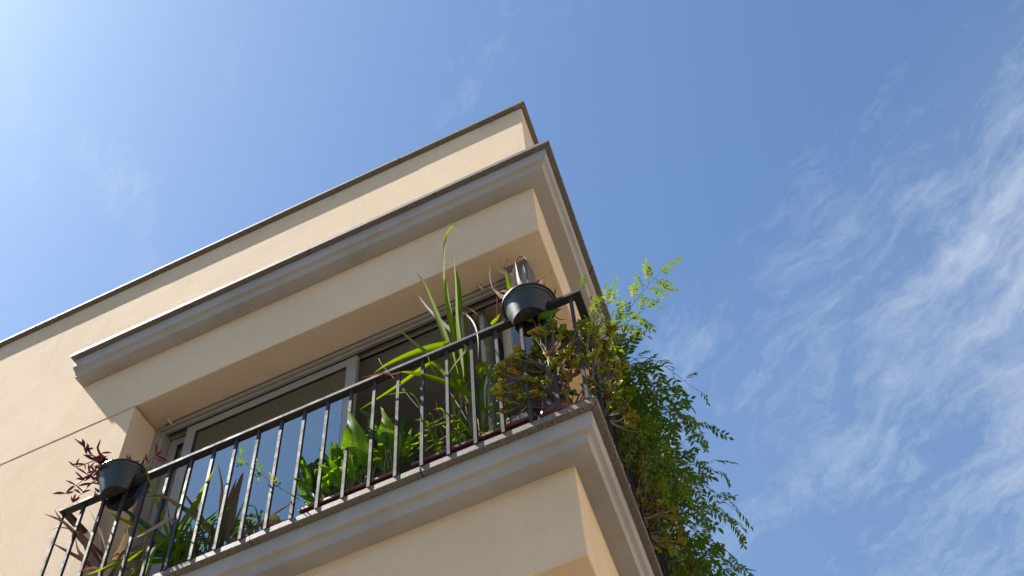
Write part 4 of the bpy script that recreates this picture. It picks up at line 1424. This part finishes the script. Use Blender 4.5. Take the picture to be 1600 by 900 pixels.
# ------------------------------------------------------------------ jasmine
def frond_mesh(r, mat, L=0.13, pairs=5, lf=0.034):
    """feathered leaf along +X, hanging to -Z, with paired leaflets and one at the tip"""
    mb = MB()
    n = pairs * 2 + 1
    droop = r.uniform(0.25, 0.6)
    ax = lambda t: Vector((L * t * (1 - 0.12 * droop * t), 0, L * (0.18 * t - droop * t * t)))
    mb.tube([ax(t / 6) for t in range(7)], lambda t: 0.0016 - 0.0009 * t, 4)
    for i in range(len(mb.uv)):
        mb.uv[i] = ((0.5, 0.5),) * len(mb.f[i])
    for k in range(pairs + 1):
        t = 0.28 + 0.72 * k / pairs
        p = ax(t)
        for s in ((-1, 1) if k < pairs else (0,)):
            ang = math.radians(r.uniform(42, 66)) * s
            d = Vector((math.cos(ang), math.sin(ang), -r.uniform(0.1, 0.6))).normalized()
            ll = lf * r.uniform(0.8, 1.1) * (1.25 if s == 0 else 1.0) * (1 - 0.25 * abs(t - 0.6))
            w = ll * r.uniform(0.36, 0.48)
            sd = d.cross(Vector((0, 0, 1))).normalized()
            up = sd.cross(d)
            a, b = mb.vert(p), mb.vert(p + d * ll - up * ll * 0.12)
            m1, m2 = p + d * ll * 0.32, p + d * ll * 0.68
            c1, c2 = mb.vert(m1 + up * 0.0), mb.vert(m2 - up * ll * 0.03)
            l1, l2 = mb.vert(m1 - sd * w * 0.5 + up * w * 0.2), mb.vert(m2 - sd * w * 0.36 + up * w * 0.12)
            r1, r2 = mb.vert(m1 + sd * w * 0.5 + up * w * 0.2), mb.vert(m2 + sd * w * 0.36 + up * w * 0.12)
            U = lambda q0, q1, q2, q3=None: tuple(x_ for x_ in (q0, q1, q2, q3) if x_)
            mb.face((a, c1, l1), ((.5, 0), (.5, .3), (0, .3)), True)
            mb.face((a, r1, c1), ((.5, 0), (1, .3), (.5, .3)), True)
            mb.face((l1, c1, c2, l2), ((0, .3), (.5, .3), (.5, .7), (.1, .7)), True)
            mb.face((c1, r1, r2, c2), ((.5, .3), (1, .3), (.9, .7), (.5, .7)), True)
            mb.face((l2, c2, b), ((.1, .7), (.5, .7), (.5, 1)), True)
            mb.face((c2, r2, b), ((.5, .7), (.9, .7), (.5, 1)), True)
    me = bpy.data.meshes.new('leaf')
    me.from_pydata(mb.v, [], mb.f)
    lay = me.uv_layers.new(name='UVMap')
    k = 0
    for f_, u_ in zip(mb.f, mb.uv):
        for i in range(len(f_)):
            lay.data[k].uv = u_[i] if u_ else (0.5, 0.5)
            k += 1
    me.polygons.foreach_set('use_smooth', mb.sm)
    me.materials.append(mat)
    return me


rf = random.Random(99)
FRD = [frond_mesh(rf, M['leaf_jasmine'], rf.uniform(0.16, 0.20), rf.choice((4, 5, 5)), rf.uniform(0.048, 0.060)) for i in range(7)]
FRS = [frond_mesh(rf, M['leaf_shoot'], rf.uniform(0.13, 0.17), rf.choice((4, 5)), rf.uniform(0.042, 0.052)) for i in range(5)]


def put_frond(parent, mesh, p, d, scale, r, roll=0.5):
    o = link('leaf', mesh, parent)
    d = d.normalized()
    q_ = d.to_track_quat('X', 'Z')
    o.rotation_mode = 'QUATERNION'
    from mathutils import Quaternion
    o.rotation_quaternion = q_ @ Quaternion((1, 0, 0), r.uniform(-roll, roll))
    o.location = p
    o.scale = (scale,) * 3
    return o


def vine(parent, pts, r, meshes, n, scale, spread=1.0, rad=0.003, start=0.15, mat='stem_green'):
    path = smooth_path(pts, 16)
    mb = MB()
    mb.tube(path, lambda t: rad * (1 - 0.65 * t), 5)
    mb.build('stem', M[mat], parent)
    for k in range(n):
        t = start + (1 - start) * (k + r.uniform(-.3, .3)) / max(1, n - 1)
        t = min(1, max(0, t))
        i = min(14, int(t * 15))
        p = path[i].lerp(path[i + 1], t * 15 - i)
        d = (path[i + 1] - path[i]).normalized()
        sd = d.cross(Vector((0, 0, 1))).normalized()
        s = 1 if k % 2 else -1
        dd = d * r.uniform(0.2, 0.7) + sd * s * r.uniform(0.4, 1.0) * spread + Vector((0, 0, r.uniform(-0.35, 0.35)))
        if k == n - 1:
            dd = d
        put_frond(parent, r.choice(meshes), p, dd, scale * r.uniform(0.75, 1.15), r)


js = thing('jasmine_shoot', 'sunlit yellow-green jasmine shoot reaching up past the cornice at the corner', 'climbing plant')
r = random.Random(61)
for i, (pts, w_, k_, t_) in enumerate(TRACE['shoot_stem']):
    vine(js, pts, r, FRS, (14, 9, 11)[i], 0.85, 1.0, 0.0028, 0.1)
for k in range(11):
    p = Vector((-1.06 + r.uniform(-.03, .20), r.uniform(3.93, 4.15), r.uniform(5.75, 6.15)))
    put_frond(js, r.choice(FRS if k % 3 else FRD), p, Vector((r.uniform(-.4, 1), r.uniform(-1, 1), r.uniform(-.3, .5))), r.uniform(0.7, 1.0), r)
mb = MB()
mb.tube(smooth_path([(-1.15, 4.12, 5.1), (-1.10, 4.08, 5.5), tuple(TRACE['shoot_stem'][0][0][0])], 10), 0.004, 6)
mb.build('stem', M['stem'], js)

jm = thing('jasmine_vine', 'dark green jasmine mass spilling out over the side railing beyond the corner', 'climbing plant')
r = random.Random(62)
def spill(parent, d0, d1, n, fronds):
    for k in range(n):
        d = d0 + (d1 - d0) * (k + r.uniform(-.3, .3)) / (n - 1)
        z = r.uniform(5.20, 5.95 if d > 0.5 else 5.6)
        far = 0.52 - 0.10 * max(0, d - 1.3) - (0.20 if d < 0.45 else 0)
        out = far * (r.uniform(0.15, 0.5) if k % 3 == 0 else r.uniform(0.5, 1.0))
        a = side_xyz(-0.03, d, z)
        b_ = side_xyz(out * 0.5, d + r.uniform(-.05, .1), z + r.uniform(0.0, 0.12))
        c = side_xyz(out, d + r.uniform(-.1, .25), z - r.uniform(0.05, 0.45))
        vine(parent, [a, b_, c], r, FRD, fronds, 1.0, 1.0, 0.003, 0.06)


for dd in (0.5, 0.8, 1.05):
    mb = MB()
    mb.tube(smooth_path([side_xyz(-0.06, dd, 5.08), side_xyz(0.02, dd + 0.05, 5.5), side_xyz(0.12, dd + 0.02, 5.8), side_xyz(0.26, dd + 0.1, 5.7)], 12), lambda t: 0.007 - 0.004 * t, 6)
    mb.build('stem', M['stem'], jm)
spill(jm, 0.42, 1.25, 25, 9)
jb = thing('jasmine_vine', 'lower trailing jasmine hanging over the far end of the side railing', 'climbing plant')
jm['group'] = jb['group'] = 'jasmine over the side railing'
jm['label'] = 'dark green jasmine mass spilling out over the side railing just beyond the corner'
spill(jb, 1.3, 2.5, 26, 9)
mb = MB()
mb.tube(smooth_path([side_xyz(-0.08, 1.7, 5.05), side_xyz(-0.05, 1.8, 5.5), side_xyz(-0.03, 1.6, 5.9)], 12), 0.007, 7)
mb.build('stem', M['stem'], jb)
mb = MB()
mb.tube(smooth_path([side_xyz(-0.08, 0.9, 5.05), side_xyz(-0.05, 1.1, 5.6), side_xyz(-0.03, 0.7, 5.95)], 12), 0.007, 7)
mb.build('stem', M['stem'], jm)

sg = thing('jasmine_sprig', 'thin jasmine sprig with a few yellow-green leaflets crossing the blue window reflection', 'climbing plant')
r = random.Random(63)
vine(sg, TRACE['sprig_stem'][0][0], r, FRS, 9, 0.55, 0.9, 0.0022, 0.05, 'stem')
